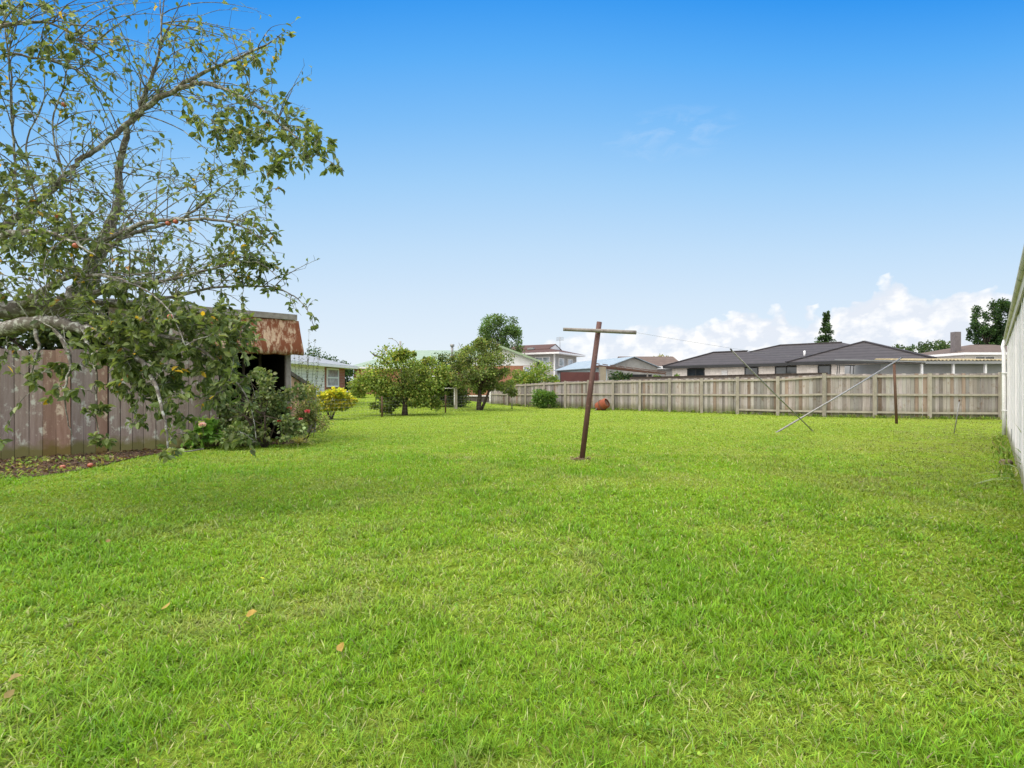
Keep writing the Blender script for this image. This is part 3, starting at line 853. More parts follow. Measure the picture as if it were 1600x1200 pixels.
def make_apple_tree():
    base = W(-175, 0, 5.8); base.z = 0
    t = thing('apple_tree', 'big spreading apple tree with lichened limbs leaning over the old fence', 'tree', base)
    raw = [
        [(-175, 805, 5.8, .19), (-170, 720, 5.8, .165), (-155, 620, 5.9, .15), (-120, 545, 6.0, .14)],
        [(-130, 560, 6, .12), (-40, 532, 5.9, .09), (0, 514, 5.8, .08), (50, 502, 5.7, .074), (105, 507, 5.6, .06), (150, 522, 5.5, .045), (200, 548, 5.3, .03), (238, 590, 5.1, .02), (256, 650, 4.95, .012), (262, 700, 4.9, .007)],
        [(-130, 560, 6, .13), (-60, 495, 6.3, .125), (30, 482, 6.6, .12), (100, 474, 6.8, .115), (136, 440, 6.9, .11), (150, 400, 7, .095), (166, 368, 7, .08), (184, 325, 7, .053), (187, 270, 7, .044), (198, 205, 6.9, .037), (222, 165, 6.8, .03)],
        [(222, 165, 6.8, .032), (240, 110, 6.7, .02), (252, 60, 6.6, .012), (250, -5, 6.6, .006)],
        [(-130, 555, 6, .08), (-60, 440, 6.3, .07), (-10, 370, 6.4, .06), (40, 330, 6.5, .038), (100, 278, 6.5, .032), (130, 246, 6.5, .029), (180, 212, 6.6, .028), (225, 170, 6.6, .034), (270, 142, 6.5, .028), (330, 108, 6.3, .018), (385, 85, 6.1, .014), (432, 60, 6, .006)],
        [(275, 138, 6.5, .03), (310, 130, 6.3, .026), (350, 140, 6.1, .021), (400, 165, 5.9, .016), (440, 195, 5.7, .012), (490, 235, 5.5, .007), (538, 268, 5.4, .003)],
        [(138, 435, 6.9, .06), (150, 392, 6.6, .045), (180, 370, 6.4, .033), (230, 347, 6.2, .025), (300, 343, 6, .018), (360, 347, 5.8, .012), (405, 372, 5.7, .006), (424, 392, 5.6, .003)],
        [(150, 400, 6.8, .04), (200, 366, 6.7, .028), (260, 350, 6.6, .02), (310, 325, 6.5, .012), (330, 300, 6.4, .006)],
        [(110, 473, 6.8, .05), (200, 474, 6.6, .03), (270, 464, 6.4, .02), (340, 449, 6.3, .014), (410, 447, 6.2, .01), (455, 460, 6.1, .007), (480, 485, 6, .005), (494, 518, 6, .003)],
        [(100, 473, 6.8, .05), (180, 450, 6.3, .035), (250, 440, 6.1, .02), (330, 420, 5.9, .012), (400, 410, 5.8, .007), (440, 440, 5.7, .003)],
        [(30, 330, 6.4, .016), (22, 240, 6.3, .013), (17, 120, 6.2, .01), (4, 10, 6.2, .007), (0, -40, 6.2, .004)],
        [(100, 280, 6.5, .014), (82, 200, 6.4, .010), (100, 130, 6.4, .008), (122, 40, 6.3, .004)],
        [(60, 320, 6.5, .014), (40, 230, 6.6, .010), (70, 150, 6.6, .007), (60, 60, 6.6, .004)],
        [(-120, 200, 6, .03), (-30, 60, 6.1, .025), (70, 35, 6.2, .016), (130, 70, 6.2, .01), (175, 105, 6.2, .006), (200, 140, 6.2, .003)],
        [(-110, 250, 6.2, .025), (-20, 100, 6.3, .02), (60, 92, 6.4, .014), (110, 105, 6.4, .01), (160, 142, 6.4, .006)],
        [(-155, 600, 5.9, .10), (-150, 420, 5.9, .07), (-130, 280, 6, .05), (-100, 120, 6, .03), (-70, 0, 6.1, .015)],
        [(-60, 440, 6.3, .05), (0, 372, 6.1, .04), (60, 362, 5.6, .025), (110, 375, 5.3, .013), (150, 400, 5.1, .006)],
        [(30, 482, 6.6, .05), (90, 440, 6.0, .03), (150, 430, 5.6, .018), (210, 445, 5.3, .01), (260, 480, 5.1, .006), (290, 540, 5.0, .004)],
        [(150, 520, 5.5, .04), (210, 520, 5.5, .025), (290, 535, 5.5, .016), (350, 575, 5.5, .01), (390, 630, 5.5, .006), (400, 690, 5.5, .003)],
        [(80, 505, 5.7, .03), (110, 560, 5.5, .016), (100, 620, 5.4, .009), (112, 680, 5.4, .004)],
        [(50, 505, 5.7, .025), (60, 545, 5.6, .014), (45, 590, 5.6, .006)],
        [(130, 515, 5.5, .02), (150, 580, 5.4, .012), (150, 650, 5.3, .007), (158, 700, 5.3, .003)],
    ]
    mb = MB(); nodes, nrad = [], []
    for k, r in enumerate(raw):
        pts = [(*W(a, b, Y), rr) for a, b, Y, rr in r]
        sm = smooth(pts, 6)
        P = [Vector(q[:3]) for q in sm]; R = [max(q[3], .002) for q in sm]
        for i in range(1, len(P) - 1):
            a = min(.035, R[i] * .6 + .006); P[i] = jit(P[i], a * .7)
        mb.tube([p - base for p in P], R, 8 if R[0] > .03 else 5, bumpy=.07)
        for p, q in zip(P, R):
            if p.x > -9.5: nodes.append(np.array(p)); nrad.append(q)
    # foliage regions: px centre, radii, depth range, twigs, leaves per twig, wildness
    reg = [
        (50, 45, 95, 55, 5.8, 6.6, 62, 9), (60, 130, 80, 50, 5.9, 6.6, 34, 6), (165, 80, 60, 50, 5.9, 6.6, 26, 4), (-60, 120, 60, 120, 5.8, 6.6, 40, 8),
        (290, 70, 60, 40, 6.0, 6.6, 22, 5), (440, 65, 34, 24, 5.8, 6.1, 9, 5), (395, 95, 40, 25, 5.8, 6.3, 16, 7),
        (330, 150, 70, 35, 5.7, 6.3, 28, 5), (375, 180, 95, 45, 5.4, 6.2, 50, 7), (430, 215, 75, 45, 5.3, 6.0, 48, 7), (485, 225, 45, 28, 5.2, 5.7, 26, 7), (495, 255, 40, 26, 5.2, 5.6, 12, 5), (528, 262, 16, 10, 5.3, 5.5, 4, 6), (420, 285, 40, 30, 5.4, 5.9, 12, 5),
        (400, 245, 45, 30, 5.5, 5.9, 30, 8), (340, 215, 40, 25, 5.7, 6.2, 24, 7), (425, 270, 18, 22, 5.5, 5.8, 9, 7),
        (270, 260, 80, 45, 6.0, 6.8, 40, 3), (330, 280, 60, 30, 5.8, 6.5, 26, 4), (160, 180, 60, 60, 6.1, 6.8, 34, 3), (120, 300, 70, 40, 6.0, 6.8, 46, 4),
        (25, 280, 60, 50, 5.7, 6.6, 62, 8), (60, 360, 90, 45, 5.2, 6.3, 105, 9), (150, 400, 110, 45, 5.4, 6.8, 84, 6), (-50, 330, 60, 90, 5.6, 6.4, 40, 9),
        (280, 400, 90, 40, 5.8, 6.6, 60, 4), (380, 385, 55, 40, 5.6, 6.1, 44, 7), (400, 430, 50, 30, 5.8, 6.2, 32, 7), (470, 470, 25, 15, 6.0, 6.2, 8, 5), (490, 505, 14, 22, 5.9, 6.1, 3, 6),
        (60, 440, 90, 40, 5.4, 6.6, 72, 6), (200, 470, 90, 35, 5.2, 6.4, 92, 9), (260, 520, 100, 40, 5.0, 6.2, 120, 10), (180, 530, 60, 40, 5.0, 5.8, 62, 10),
        (280, 575, 95, 42, 5.0, 6.0, 84, 9), (345, 530, 62, 45, 5.3, 6.0, 62, 9), (365, 605, 48, 40, 5.2, 5.8, 24, 8), (230, 610, 50, 40, 5.0, 5.8, 40, 8), (290, 650, 45, 40, 5.0, 5.7, 18, 8),
        (90, 590, 60, 34, 5.2, 5.7, 22, 7), (148, 640, 18, 12, 5.2, 5.5, 7, 8), (200, 575, 40, 40, 5.1, 5.7, 26, 9), (155, 690, 18, 9, 5.2, 5.4, 6, 7),
        (295, 488, 65, 26, 5.2, 6.2, 30, 8), (362, 500, 45, 28, 5.3, 6.1, 20, 8), (262, 706, 20, 10, 4.8, 5.0, 3, 5), (365, 696, 38, 18, 5.3, 5.6, 5, 6), (215, 665, 20, 20, 5.1, 5.4, 5, 6), (20, 560, 40, 25, 5.4, 5.8, 10, 6), (5, 690, 12, 6, 5.4, 5.6, 2, 6)]
    targets = []
    for (cx, cy, rx, ry, y0, y1, n, lv) in reg:
        for k in range(int(n * (.74 if cy < 420 else .92) + .5)):
            a = random.uniform(0, 2 * PI); q = math.sqrt(random.random())
            targets.append((np.array(W(cx + rx * q * math.cos(a), cy + ry * q * math.sin(a), random.uniform(y0, y1))), lv))
    N0 = np.array(nodes)
    targets.sort(key=lambda q: np.min(np.linalg.norm(N0 - q[0], axis=1)))
    LP, LD, LC = [], [], []
    NP = np.zeros((60000, 3)); NR = np.zeros(60000); cnt = len(nodes); NP[:cnt] = N0; NR[:cnt] = nrad
    pal = [(.09, .122, .038), (.122, .155, .05), (.062, .088, .03), (.17, .195, .08)]
    def leaf(p, d):
        LP.append(p); LD.append(d); r = random.random()
        if r < .010: c = (.46, .30, .03)
        elif r < .015: c = (.24, .13, .04)
        else: c = pal[random.choices(range(4), (3, 3, 2.5, 1.5))[0]]
        k = random.uniform(.75, 1.25); LC.append(tuple(q * k for q in c))
    twigs = MB()
    for tg, lv in targets:
        dist = np.linalg.norm(NP[:cnt] - tg, axis=1)
        dist = dist + np.where(NR[:cnt] < .003, .12, 0) + np.where(NP[:cnt, 2] < tg[2] - .1, .0, .05)
        i = int(np.argmin(dist)); st = NP[i].copy(); ln = np.linalg.norm(tg - st)
        if ln < .03: continue
        r0 = min(NR[i] * .7, .0035 + .005 * ln); m = max(4, min(12, int(ln / .07) + 3))
        side = rng.normal(0, .12 * ln, 3); sag = np.array([0, 0, random.uniform(.02, .22) * ln])
        pts = []
        for j in range(m + 1):
            f = j / m
            pts.append(st + (tg - st) * f + (side + sag) * math.sin(PI * f) * (1 - .3 * f) + (rng.normal(0, .008, 3) if 0 < j else 0))
        rr = [r0 * (1 - j / m) + .0018 for j in range(m + 1)]
        twigs.tube([Vector(q) - base for q in pts], rr, 4, cap=False)
        for j in range(1, m + 1):
            NP[cnt] = pts[j]; NR[cnt] = rr[j]; cnt += 1
        dirn = pts[-1] - pts[-2]; dirn /= max(np.linalg.norm(dirn), 1e-6)
        nl = max(1, int(lv * random.uniform(.45, 1.3)))
        f0 = random.uniform(.25, .55)
        for q in range(nl):
            f = f0 + (1 - f0) * (q + random.random() * .8) / nl; f = min(f, 1); j = min(int(f * m), m - 1); w = f * m - j
            p = pts[j] * (1 - w) + pts[j + 1] * w
            d = dirn * .55 + rng.normal(0, .7, 3); d[2] -= .45
            leaf(p, d)
        for q in range(3 if lv > 5 else 1):
            d = dirn + rng.normal(0, .45, 3); d[2] -= .3; leaf(pts[-1], d)
    # long thin whips, nearly bare, arching out from the limbs
    cand = [i for i in range(len(N0)) if nrad[i] > .008 and nrad[i] < .075 and N0[i][2] > 2.0 and N0[i][0] > -7.2]
    for w_ in range(430):
        i = random.choice(cand); p = N0[i].copy(); ln = random.uniform(.5, 1.5) * (1 if p[0] < -4.0 else .5); m = 10
        v = np.array([random.uniform(-.25, 1.1), random.uniform(-.5, .3), random.uniform(-.15, .95)]); v /= np.linalg.norm(v); pts = [p.copy()]
        for j in range(m):
            v = v + np.array([.02, 0, -.075]) + rng.normal(0, .07, 3); v /= np.linalg.norm(v); p = p + v * ln / m; pts.append(p.copy())
        r0 = .0032 + .0028 * ln
        twigs.tube([Vector(q) - base for q in pts], [r0 * (1 - j / m) + .0015 for j in range(m + 1)], 4, cap=False)
        for j in range(2, m + 1):
            if random.random() < .55:                        # short spur
                d = rng.normal(0, 1, 3); d /= np.linalg.norm(d); e = pts[j] + (d * .6 + v * .5) * random.uniform(.05, .16)
                twigs.tube([Vector(pts[j]) - base, Vector(e) - base], [.0025, .0013], 3, cap=False)
                if random.random() < .5: leaf(e, d + np.array([0, 0, -.5]))
            if random.random() < .2: leaf(pts[j], v * .6 + rng.normal(0, .6, 3) - np.array([0, 0, .4]))
    # leafy rosette hanging low over the lawn, as at the tip of the low limb
    for q in range(16):
        a = q * 2.4; d = np.array([math.cos(a), .4 * math.sin(a), -.55 + .4 * math.sin(a * 1.7)])
        leaf(np.array(W(262, 706, 4.85)) + rng.normal(0, .03, 3), d)
    global TREE_NODES
    TREE_NODES = NP[:cnt].copy()
    mb.build('trunk', BARK, t)
    twigs.build('twigs', BARK, t)
    P = np.array(LP) - np.array(base); D = np.array(LD)
    V, Q, T, C = leaf_arrays(P, D, np.where(P[:, 2] > 1.95, .076, .086) * rng.uniform(.55, 1.3, len(P)), np.array(LC), True, .47, .75)
    np_mesh('foliage', V, Q, T, C, LEAF, t)
    print('apple leaves', len(P), 'twig nodes', cnt)


make_apple_tree()


def apple(p, r, label, group):
    t = thing('apple', label, 'apple', p, random.uniform(0, 6), group)
    mb = MB(); prof = []
    for i in range(11):
        a = -PI / 2 + PI * i / 10
        rr = r * math.cos(a) * (1 + .10 * math.sin(a)); z = r * .9 * math.sin(a)
        if i == 10: rr, z = r * .02, r * .66
        if i == 9: z = r * .86; rr = r * .36
        if i == 0: rr, z = r * .02, -r * .72
        prof.append((rr, z + r * .9))
    mb.lathe(prof, None, 16); mb.build('fruit', APPLE, t)
    mb = MB(); mb.tube([(0, 0, r * 1.5), (r * .1, 0, r * 1.85), (r * .3, 0, r * 2.15)], [.003, .0025, .003], 5); mb.build('stem', BARK_DARK, t)
    return t


for px, py, Y, lb in ((75, 381, 5.0, 'plump red apple hanging in the leaves above the thick grey limb'),
                      (28, 115, 5.7, 'dull red apple hanging high beside the upright shoot'),
                      (235, 299, 5.7, 'small red apple hanging among bare twigs, upper of two'),
                      (231, 319, 5.7, 'small red apple hanging among bare twigs, lower of two'),
                      (254, 484, 4.9, 'red apple half hidden in leaves in front of the shed roof'),
                      (78, 326, 5.2, 'pale red apple hanging left of the upright grey stem')):
    q_ = np.array(W(px, py, Y)); q_ = TREE_NODES[np.argmin(np.linalg.norm((TREE_NODES - q_) * (1, .3, 1), axis=1))]
    apple(Vector(q_) - Vector((.009, 0, .061)), .029, lb, 'apples hanging in the tree')
for px, py, lb in ((98, 735, 'bright red fallen apple lying on the bare soil, left of two'), (141, 732, 'orange red fallen apple lying at the edge of the grass, right of two')):
    g = G(px, py); g.z = .014
    apple(g, .042, lb, 'apples fallen on the soil')


# ================================================================== T POST AND WASHING LINE
def make_t_post():
    b = G(908, 719); Y = b.y
    t = thing('washing_line_post', 'leaning brown T shaped washing line post standing alone on the lawn', 'clothesline post', b)
    top = W(936.5, 503, Y) - b
    mb = MB(); mb.tube([Vector((0, 0, -.1)), top * .5, top], [.05, .049, .048], 16); mb.build('post', BROWNPOST, t, 0)
    d = (W(994, 519.5, Y - .06) - W(880, 514.5, Y - .06)).normalized()
    a, c = W(880, 514.5, Y - .09) - b, W(994, 519.5, Y - .09) - b
    mb = MB(); mb.tube([a, a.lerp(c, .3), a.lerp(c, .7), c], [.031, .033, .036, .036], 12, bumpy=.03); mb.build('crossbar', GREYWOOD, t)
    for f in (.03, .97, .5):
        p = a.lerp(c, f); mb = MB(); mb.tube([p + Vector((0, .05, .0)), p + Vector((0, -.045, .0))], .006, 6); mb.build('bolt', RUST, t)
    mb = MB()                                     # scuffed soil round the foot
    pts = []
    for k in range(22):
        a_ = 2 * PI * k / 22; r = random.uniform(.10, .17); pts.append((b.x + r * math.cos(a_) * 1.15, b.y + r * math.sin(a_), .014))
    mb.poly(pts); n = len(pts); s = mb.build('soil_patch', SOIL); tag(s, kind='structure')
    n = 160; P = np.stack([rng.normal(b.x, .09, n), rng.normal(b.y, .08, n), rng.uniform(.018, .04, n)], 1); D = rng.normal(0, 1, (n, 3)); D[:, 2] *= .3
    V, Q, T, C = leaf_arrays(P, D, rng.uniform(.03, .08, n), pick_cols(n, [(.18, .12, .08), (.26, .2, .14), (.10, .07, .05)], [1, 1, 1]), True, .3)
    o = np_mesh('dead_grass', V, Q, T, C, BUSH); tag(o, 'dead grass and soil crumbs round the foot of the T post', 'dead grass', kind='stuff')
    # wire from the end of the crossbar to the far post
    A = W(993, 519.5, Y - .09); B = W(1398, 566, 19.2)
    P = []
    for i in range(25):
        f = i / 24; p = A.lerp(B, f); p.z -= .16 * math.sin(PI * f); P.append(p)
    mb = MB(); mb.tube(P, .0022, 5); o = mb.build('washing_line', GALV)
    tag(o, 'thin sagging washing line wire running from the T post to the rusty pole', 'wire')


make_t_post()


def pole(name, label, cat, a, b, r, mat, endmat=None, cap='end_cap', capname=None):
    t = thing(name, label, cat, (a.x, a.y, 0)); o = t.location
    mid = a.lerp(b, .5) + Vector((0, 0, -.02))
    mb = MB(); mb.tube([a - o, mid - o, b - o], r, 10); mb.build('shaft', mat, t)
    d = (b - a).normalized()
    mb = MB(); mb.tube([b - o - d * .005, b - o + d * .05], r * 1.25, 10); mb.build(cap, endmat or DARKFRAME, t)
    return t


pole('clothes_prop', 'thin grey metal prop leaning left with its foot in the grass', 'pole', G(1272, 674) + Vector((0, 0, -.03)), W(1143, 547, 13.2), .017, GALV)
pole('clothes_prop', 'long grey metal prop leaning right against the rusty pole', 'pole', G(1211, 675.5) + Vector((0, 0, -.03)), W(1408, 559.5, 18.9), .025, GALV)
pole('clothesline_pole', 'rusty upright washing line pole in front of the paling fence', 'pole', G(1401, 662) + Vector((0, 0, -.05)), W(1397, 568, 19.3), .045, RUST, RUST)
pole('garden_stake', 'short thin metal stake leaning in the grass near the white garage', 'stake', G(1490.5, 677) + Vector((0, 0, -.03)), W(1499, 627, 15.2), .013, GALV, RUST)


# ================================================================== PALING FENCE (right)
def make_paling_fence():
    t = thing('paling_fence', 'long grey timber paling fence with posts and rails across the yard', 'fence', fence_pt(1097)); o = t.location.copy()
    posts = [767, 794, 822, 851, 884, 920, 958.6, 1000.6, 1047, 1097, 1153, 1216, 1287, 1366, 1450.7, 1561, 1640]
    hts = dict(zip(posts, [1.42, 1.46, 1.52, 1.6, 1.66, 1.70, 1.72, 1.74, 1.75, 1.76, 1.77, 1.77, 1.9, 1.9, 1.9, 1.9, 1.9]))
    pm = MB(); rails = {}
    for i in range(len(posts) - 1):
        a, b = fence_pt(posts[i]), fence_pt(posts[i + 1]); ha, hb = hts[posts[i]], hts[posts[i + 1]]
        d = (b - a); L = d.length; d.normalize(); nrm = Vector((d.y, -d.x, 0))
        if nrm.y > 0: nrm = -nrm
        x = 0
        while x < L - .02:
            w = min(random.uniform(.135, .155), L - x); f = (x + w / 2) / L
            h = ha + (hb - ha) * f + random.uniform(-.022, .014); z0 = a.z + (b.z - a.z) * f
            k = random.uniform(.62, 1.3); c = (k * random.uniform(.97, 1.06), k, k * random.uniform(.94, 1.04))
            if random.random() < .1: c = (.82 * k, .68 * k, .58 * k)
            off = random.uniform(-.004, .004) - .012 * (int(x * 7) % 2)
            p0 = a + d * x; p1 = a + d * (x + w - random.uniform(.004, .012))
            q = []
            for z in (z0 + .02, z0 + h):
                for p, oo in ((p0, -.02), (p1, -.02), (p1, 0), (p0, 0)):
                    v = p + nrm * (oo + off); q.append(Vector((v.x, v.y, z)) - o)
            pm.hexa(q, c); x += w
        for zf, hh in ((.94, .085), (.53, .085), (.13, .085)):
            if zf < .2 and posts[i] < 1150: continue
            rb = MB(); za = a.z + ha * zf; zb = b.z + hb * zf
            rb.bar(Vector((a.x, a.y, za)) + nrm * .035 - o, Vector((b.x, b.y, zb)) + nrm * .035 - o, .05, hh); rb.build('rail', RAIL, t)
        if i == 0 or True:
            k = random.uniform(.85, 1.1); white = posts[i] == 767
            pb = MB(); p = a + nrm * .075 - o
            pb.bar(p - Vector((0, 0, .05)), p + Vector((0, 0, ha + random.uniform(-.01, .06))), .115, .1, (k, k, k), (0, 1, 0)); pb.build('post', WHITE_WORN if white else RAIL, t)
    pm.build('palings', PALING, t)


make_paling_fence()


def make_dark_fence():
    """darker, slightly taller fence just behind"""
    t = thing('slat_fence', 'dark stained fence top showing just above the paling fence', 'fence', fence_pt(1150) + Vector((.9, 1.0, 0))); o = t.location.copy()
    a, b = fence_pt(968) + Vector((.8, .95, 0)), fence_pt(1285) + Vector((.8, .95, 0)); d = b - a; n = 150
    mb = MB()
    for i in range(n):
        p = a + d * (i / n) - o; q = a + d * ((i + .86) / n) - o; h = 1.89 + random.uniform(-.035, .02) + .0006 * i
        mb.bar(p.lerp(q, .5) + Vector((0, 0, .1)), p.lerp(q, .5) + Vector((0, 0, h)), (q - p).length, .03, (1, 1, 1), (-d.y, d.x, 0))
    mb.build('slats', DARKWOOD, t)
    mb = MB(); mb.bar(a - o + Vector((0, 0, 1.87)), b - o + Vector((0, 0, 1.96)), .06, .07); mb.build('rail', BARK_DARK, t)


make_dark_fence()


# ================================================================== GARAGE (right)
def make_garage():
    t = thing('garage', 'weathered white board garage with mossy eave at the right edge', 'garage', GC, GA)
    L, H, D = 15.5, 2.55, 5.5
    mb = MB(); x = 0.03
    while x < L:
        w = random.uniform(.14, .16); k = random.uniform(.86, 1.03); y = random.uniform(-.012, .012)
        mb.box(x, x + w, y, y + .03, .04 + random.uniform(0, .05), H, (k, k, k)); x += w + random.uniform(.005, .011)
    mb.box(.0, L, .034, .06, .06, H, (.5, .5, .48))
    mb.build('boards', WHITE_WORN, t)
    mb = MB(); mb.box(0, .05, .062, D, 0, H); mb.box(L - .05, L, .062, D, 0, H); mb.box(.05, L - .05, D - .05, D, 0, H); mb.build('wall', WHITE_WORN, t)
    ov = .0
    mb = MB(); z = H - .03
    mb.slab([(-.3, -ov, z + .16), (L + .3, -ov, z + .16), (L + .3, D / 2, z + 1.15), (-.3, D / 2, z + 1.15)], .03)
    mb.slab([(L + .3, D + ov, z + .16), (-.3, D + ov, z + .16), (-.3, D / 2, z + 1.15), (L + .3, D / 2, z + 1.15)], .03)
    mb.build('roof', ROOF_LICHEN, t)
    mb = MB(); mb.box(-.28, L + .28, -.034, -.012, z - .06, z + .125); mb.build('fascia', FASCIA, t)
    mb = MB(); mb.poly([(-.02, 0, H), (-.02, D, H), (-.02, D / 2, z + 1.05)]); mb.build('gable_end', WHITE_WORN, t); mb = MB(); mb.poly([(L + .02, D, H), (L + .02, 0, H), (L + .02, D / 2, z + 1.05)]); mb.build('gable_end', WHITE_WORN, t)
    mb = MB(); n = 8                                     # half round gutter
    for i in range(n):
        a0, a1 = PI + PI * i / n, PI + PI * (i + 1) / n; r = .05
        y0, z0 = -ov - .03 + r * math.cos(a0), z + .12 + r * math.sin(a0); y1, z1 = -ov - .03 + r * math.cos(a1), z + .12 + r * math.sin(a1)
        mb.poly([(-.3, y0, z0), (L + .3, y0, z0), (L + .3, y1, z1), (-.3, y1, z1)])
    mb.build('gutter', FASCIA, t)
    mb = MB(); mb.tube([(-.08, -ov - .05, z + .07), (-.05, -.09, z - .1), (.04, -.07, z - .26), (.05, -.065, .95), (.05, -.065, .06)], [.042, .042, .042, .042, .045], 12)
    mb.build('downpipe', WHITE, t)
    for zz in (.7, 1.7):
        b = MB(); b.box(-.01, .11, -.112, .0, zz, zz + .03); b.build('pipe_clip', WHITE, t)
    mb = MB(); mb.box(4.6, 4.7, -.012, .0, .25, .5); mb.build('vent', DARKFRAME, t)
    st = GC + GU * 6.8 - GV * .12
    s = thing('stone', 'rough brown stone lying against the foot of the garage wall', 'stone', st)
    mb = MB(); mb.lathe([(.02, 0), (.10, .01), (.11, .05), (.08, .09), (.02, .10)], Matrix.Rotation(.3, 4, 'Z') @ Matrix.Diagonal((1.1, .8, 1, 1)), 9); mb.build('rock', surf('brown stone', (.2, .14, .1), (.12, .09, .07), 6), s)


make_garage()


# ================================================================== generic house bits
def hip(mb, x0, x1, y0, y1, z, rise, fas=.16):
    """hip roof over a rectangle (ridge along the longer side)"""
    lx, ly = x1 - x0, y1 - y0
    h = min(lx, ly) / 2
    if lx >= ly: r0, r1 = (x0 + h, (y0 + y1) / 2, z + rise), (x1 - h, (y0 + y1) / 2, z + rise)
    else: r0, r1 = ((x0 + x1) / 2, y0 + h, z + rise), ((x0 + x1) / 2, y1 - h, z + rise)
    A, B, C, D = (x0, y0, z), (x1, y0, z), (x1, y1, z), (x0, y1, z)
    if abs(lx - ly) < .02:
        for p in ((A, B), (B, C), (C, D), (D, A)): mb.poly([p[0], p[1], r0])
    elif lx > ly:
        mb.poly([A, B, r1, r0]); mb.poly([B, C, r1]); mb.poly([C, D, r0, r1]); mb.poly([D, A, r0])
    else:
        mb.poly([A, B, r0]); mb.poly([B, C, r1, r0]); mb.poly([C, D, r1]); mb.poly([D, A, r0, r1])


def rim(mb, x0, x1, y0, y1, z, h=.17, t=.04):
    mb.box(x0, x1, y0, y0 + t, z - h, z - .003); mb.box(x0, x1, y1 - t, y1, z - h, z - .003)
    mb.box(x0, x0 + t, y0 + t, y1 - t, z - h, z - .003); mb.box(x1 - t, x1, y0 + t, y1 - t, z - h, z - .003)
    mb.box(x0 + t, x1 - t, y0 + t, y1 - t, z - h, z - h + .02)


def window(parent, x0, x1, z0, z1, y, fmat, gmat, mull=1, t=.05, name='window', bars=0):
    f = MB(); d0, d1 = y - .05, y + .03
    f.box(x0, x1, d0, d1, z1 - t, z1); f.box(x0, x1, d0, d1, z0, z0 + t)
    f.box(x0, x0 + t, d0, d1, z0 + t, z1 - t); f.box(x1 - t, x1, d0, d1, z0 + t, z1 - t)
    for k in range(mull):
        xm = x0 + (x1 - x0) * (k + 1) / (mull + 1); f.box(xm - t / 2, xm + t / 2, d0 + .004, d1 - .004, z0 + t, z1 - t)
    for k in range(bars):
        zm = z0 + (z1 - z0) * (k + 1) / (bars + 1); f.box(x0 + t, x1 - t, d0 + .008, d1 - .008, zm - t / 2, zm + t / 2)
    w = f.build(name, fmat, parent)
    g = MB(); g.box(x0 + t, x1 - t, y - .015, y - .008, z0 + t, z1 - t); g.build('pane', gmat, w)
    return w


def loc_x(px, org, ang, ly=0.0):
    """local x on the line local y = ly seen at column px"""
    r = (px - CX) / F; c, s = math.cos(ang), math.sin(ang)
    ox, oy = org[0] - s * ly, org[1] + c * ly
    return (r * oy - ox) / (c - r * s)


def z_at(py, org, ang, lx, ly=0.0):
    Y = org[1] + math.sin(ang) * lx + math.cos(ang) * ly
    return CH - (py - HY) / F * Y


# ---- dark tiled house
def house_dark():
    org = Vector((11.7, 38.8, 0)); ang = math.atan2(-.65, .76)
    t = thing('tiled_house', 'long cream brick house with dark tiled hip roof behind the paling fence', 'house', org, ang)
    E = 2.83
    mb = MB(); mb.box(0, 8.35, 0, .2, 0, E - .16); mb.box(0, .2, .2, 4.6, 0, E - .16); mb.box(8.36, 14.6, -.7, -.5, 0, E - .16)
    mb.box(8.36, 8.5, -.5, .2, 0, E - .16); mb.box(14.4, 14.6, -.5, 8, 0, E - .16); mb.box(.2, 14.4, 7.8, 8, 0, E - .16)
    mb.build('wall', BRICK_CREAM, t)
    r = MB(); hip(r, -.5, 7.2, -.5, 4.9, E, 1.02); hip(r, 1.45, 14.75, -.49, 9.0, E + .006, 1.46); hip(r, 7.87, 15.07, -1.2, 6.0, E + .012, 1.32)
    rf = r.build('roof', ROOF_DARK, t)
    f = MB(); rim(f, -.5, 7.8, -.5, 8.4, E - .003); f.build('fascia', DARKFRAME, t)
    f = MB(); rim(f, 7.87, 15.07, -1.2, 6.0, E + .008); f.build('fascia', DARKFRAME, t)
    cap = MB()
    def ridge(a, b): cap.bar(a, b, .22, .07)
    ridge((-.5, -.5, E + .03), (2.2, 2.2, E + 1.05)); ridge((2.2, 2.2, E + 1.05), (4.6, 2.2, E + 1.05))
    ridge((3.9, 1.96, E + .78), (6.2, 4.25, E + 1.49)); ridge((6.2, 4.25, E + 1.49), (10, 4.25, E + 1.49))
    ridge((7.87, -1.2, E + .04), (11.47, 2.4, E + 1.35)); ridge((15.07, -1.2, E + .04), (11.47, 2.4, E + 1.35)); 
    cap.build('ridge_tiles', ROOF_DARK, rf)
    pv = MB(); x = loc_x(1257, org, ang, 1.2); pv.tube([(x, 1.2, E + .4), (x, 1.2, z_at(548, org, ang, x, 1.2))], .06, 8); pv.build('vent_pipe', WHITE, rf)
    for (a, b, ty, by, ly, m) in ((1074, 1101, 573.5, 590, 0, 1), (1163.5, 1185, 570, 590, 0, 0), (1211, 1248.5, 570.5, 588, 0, 1), (1278, 1298.5, 568.5, 587, -.7, 0)):
        xa, xb = loc_x(a, org, ang, ly), loc_x(b, org, ang, ly)
        if ly == 0: xb = min(xb, 8.3)
        window(t, xa, xb, z_at(by, org, ang, xa, ly), min(z_at(ty, org, ang, xa, ly), E - .2), ly - .004, DARKFRAME, GLASS, m, .06)
    xa, xb = loc_x(1128, org, ang), loc_x(1137, org, ang)
    mb = MB(); mb.box(xa, xb, -.09, -.003, z_at(590, org, ang, xa), z_at(579, org, ang, xa)); mb.build('meter_box', WHITE, t)


house_dark()


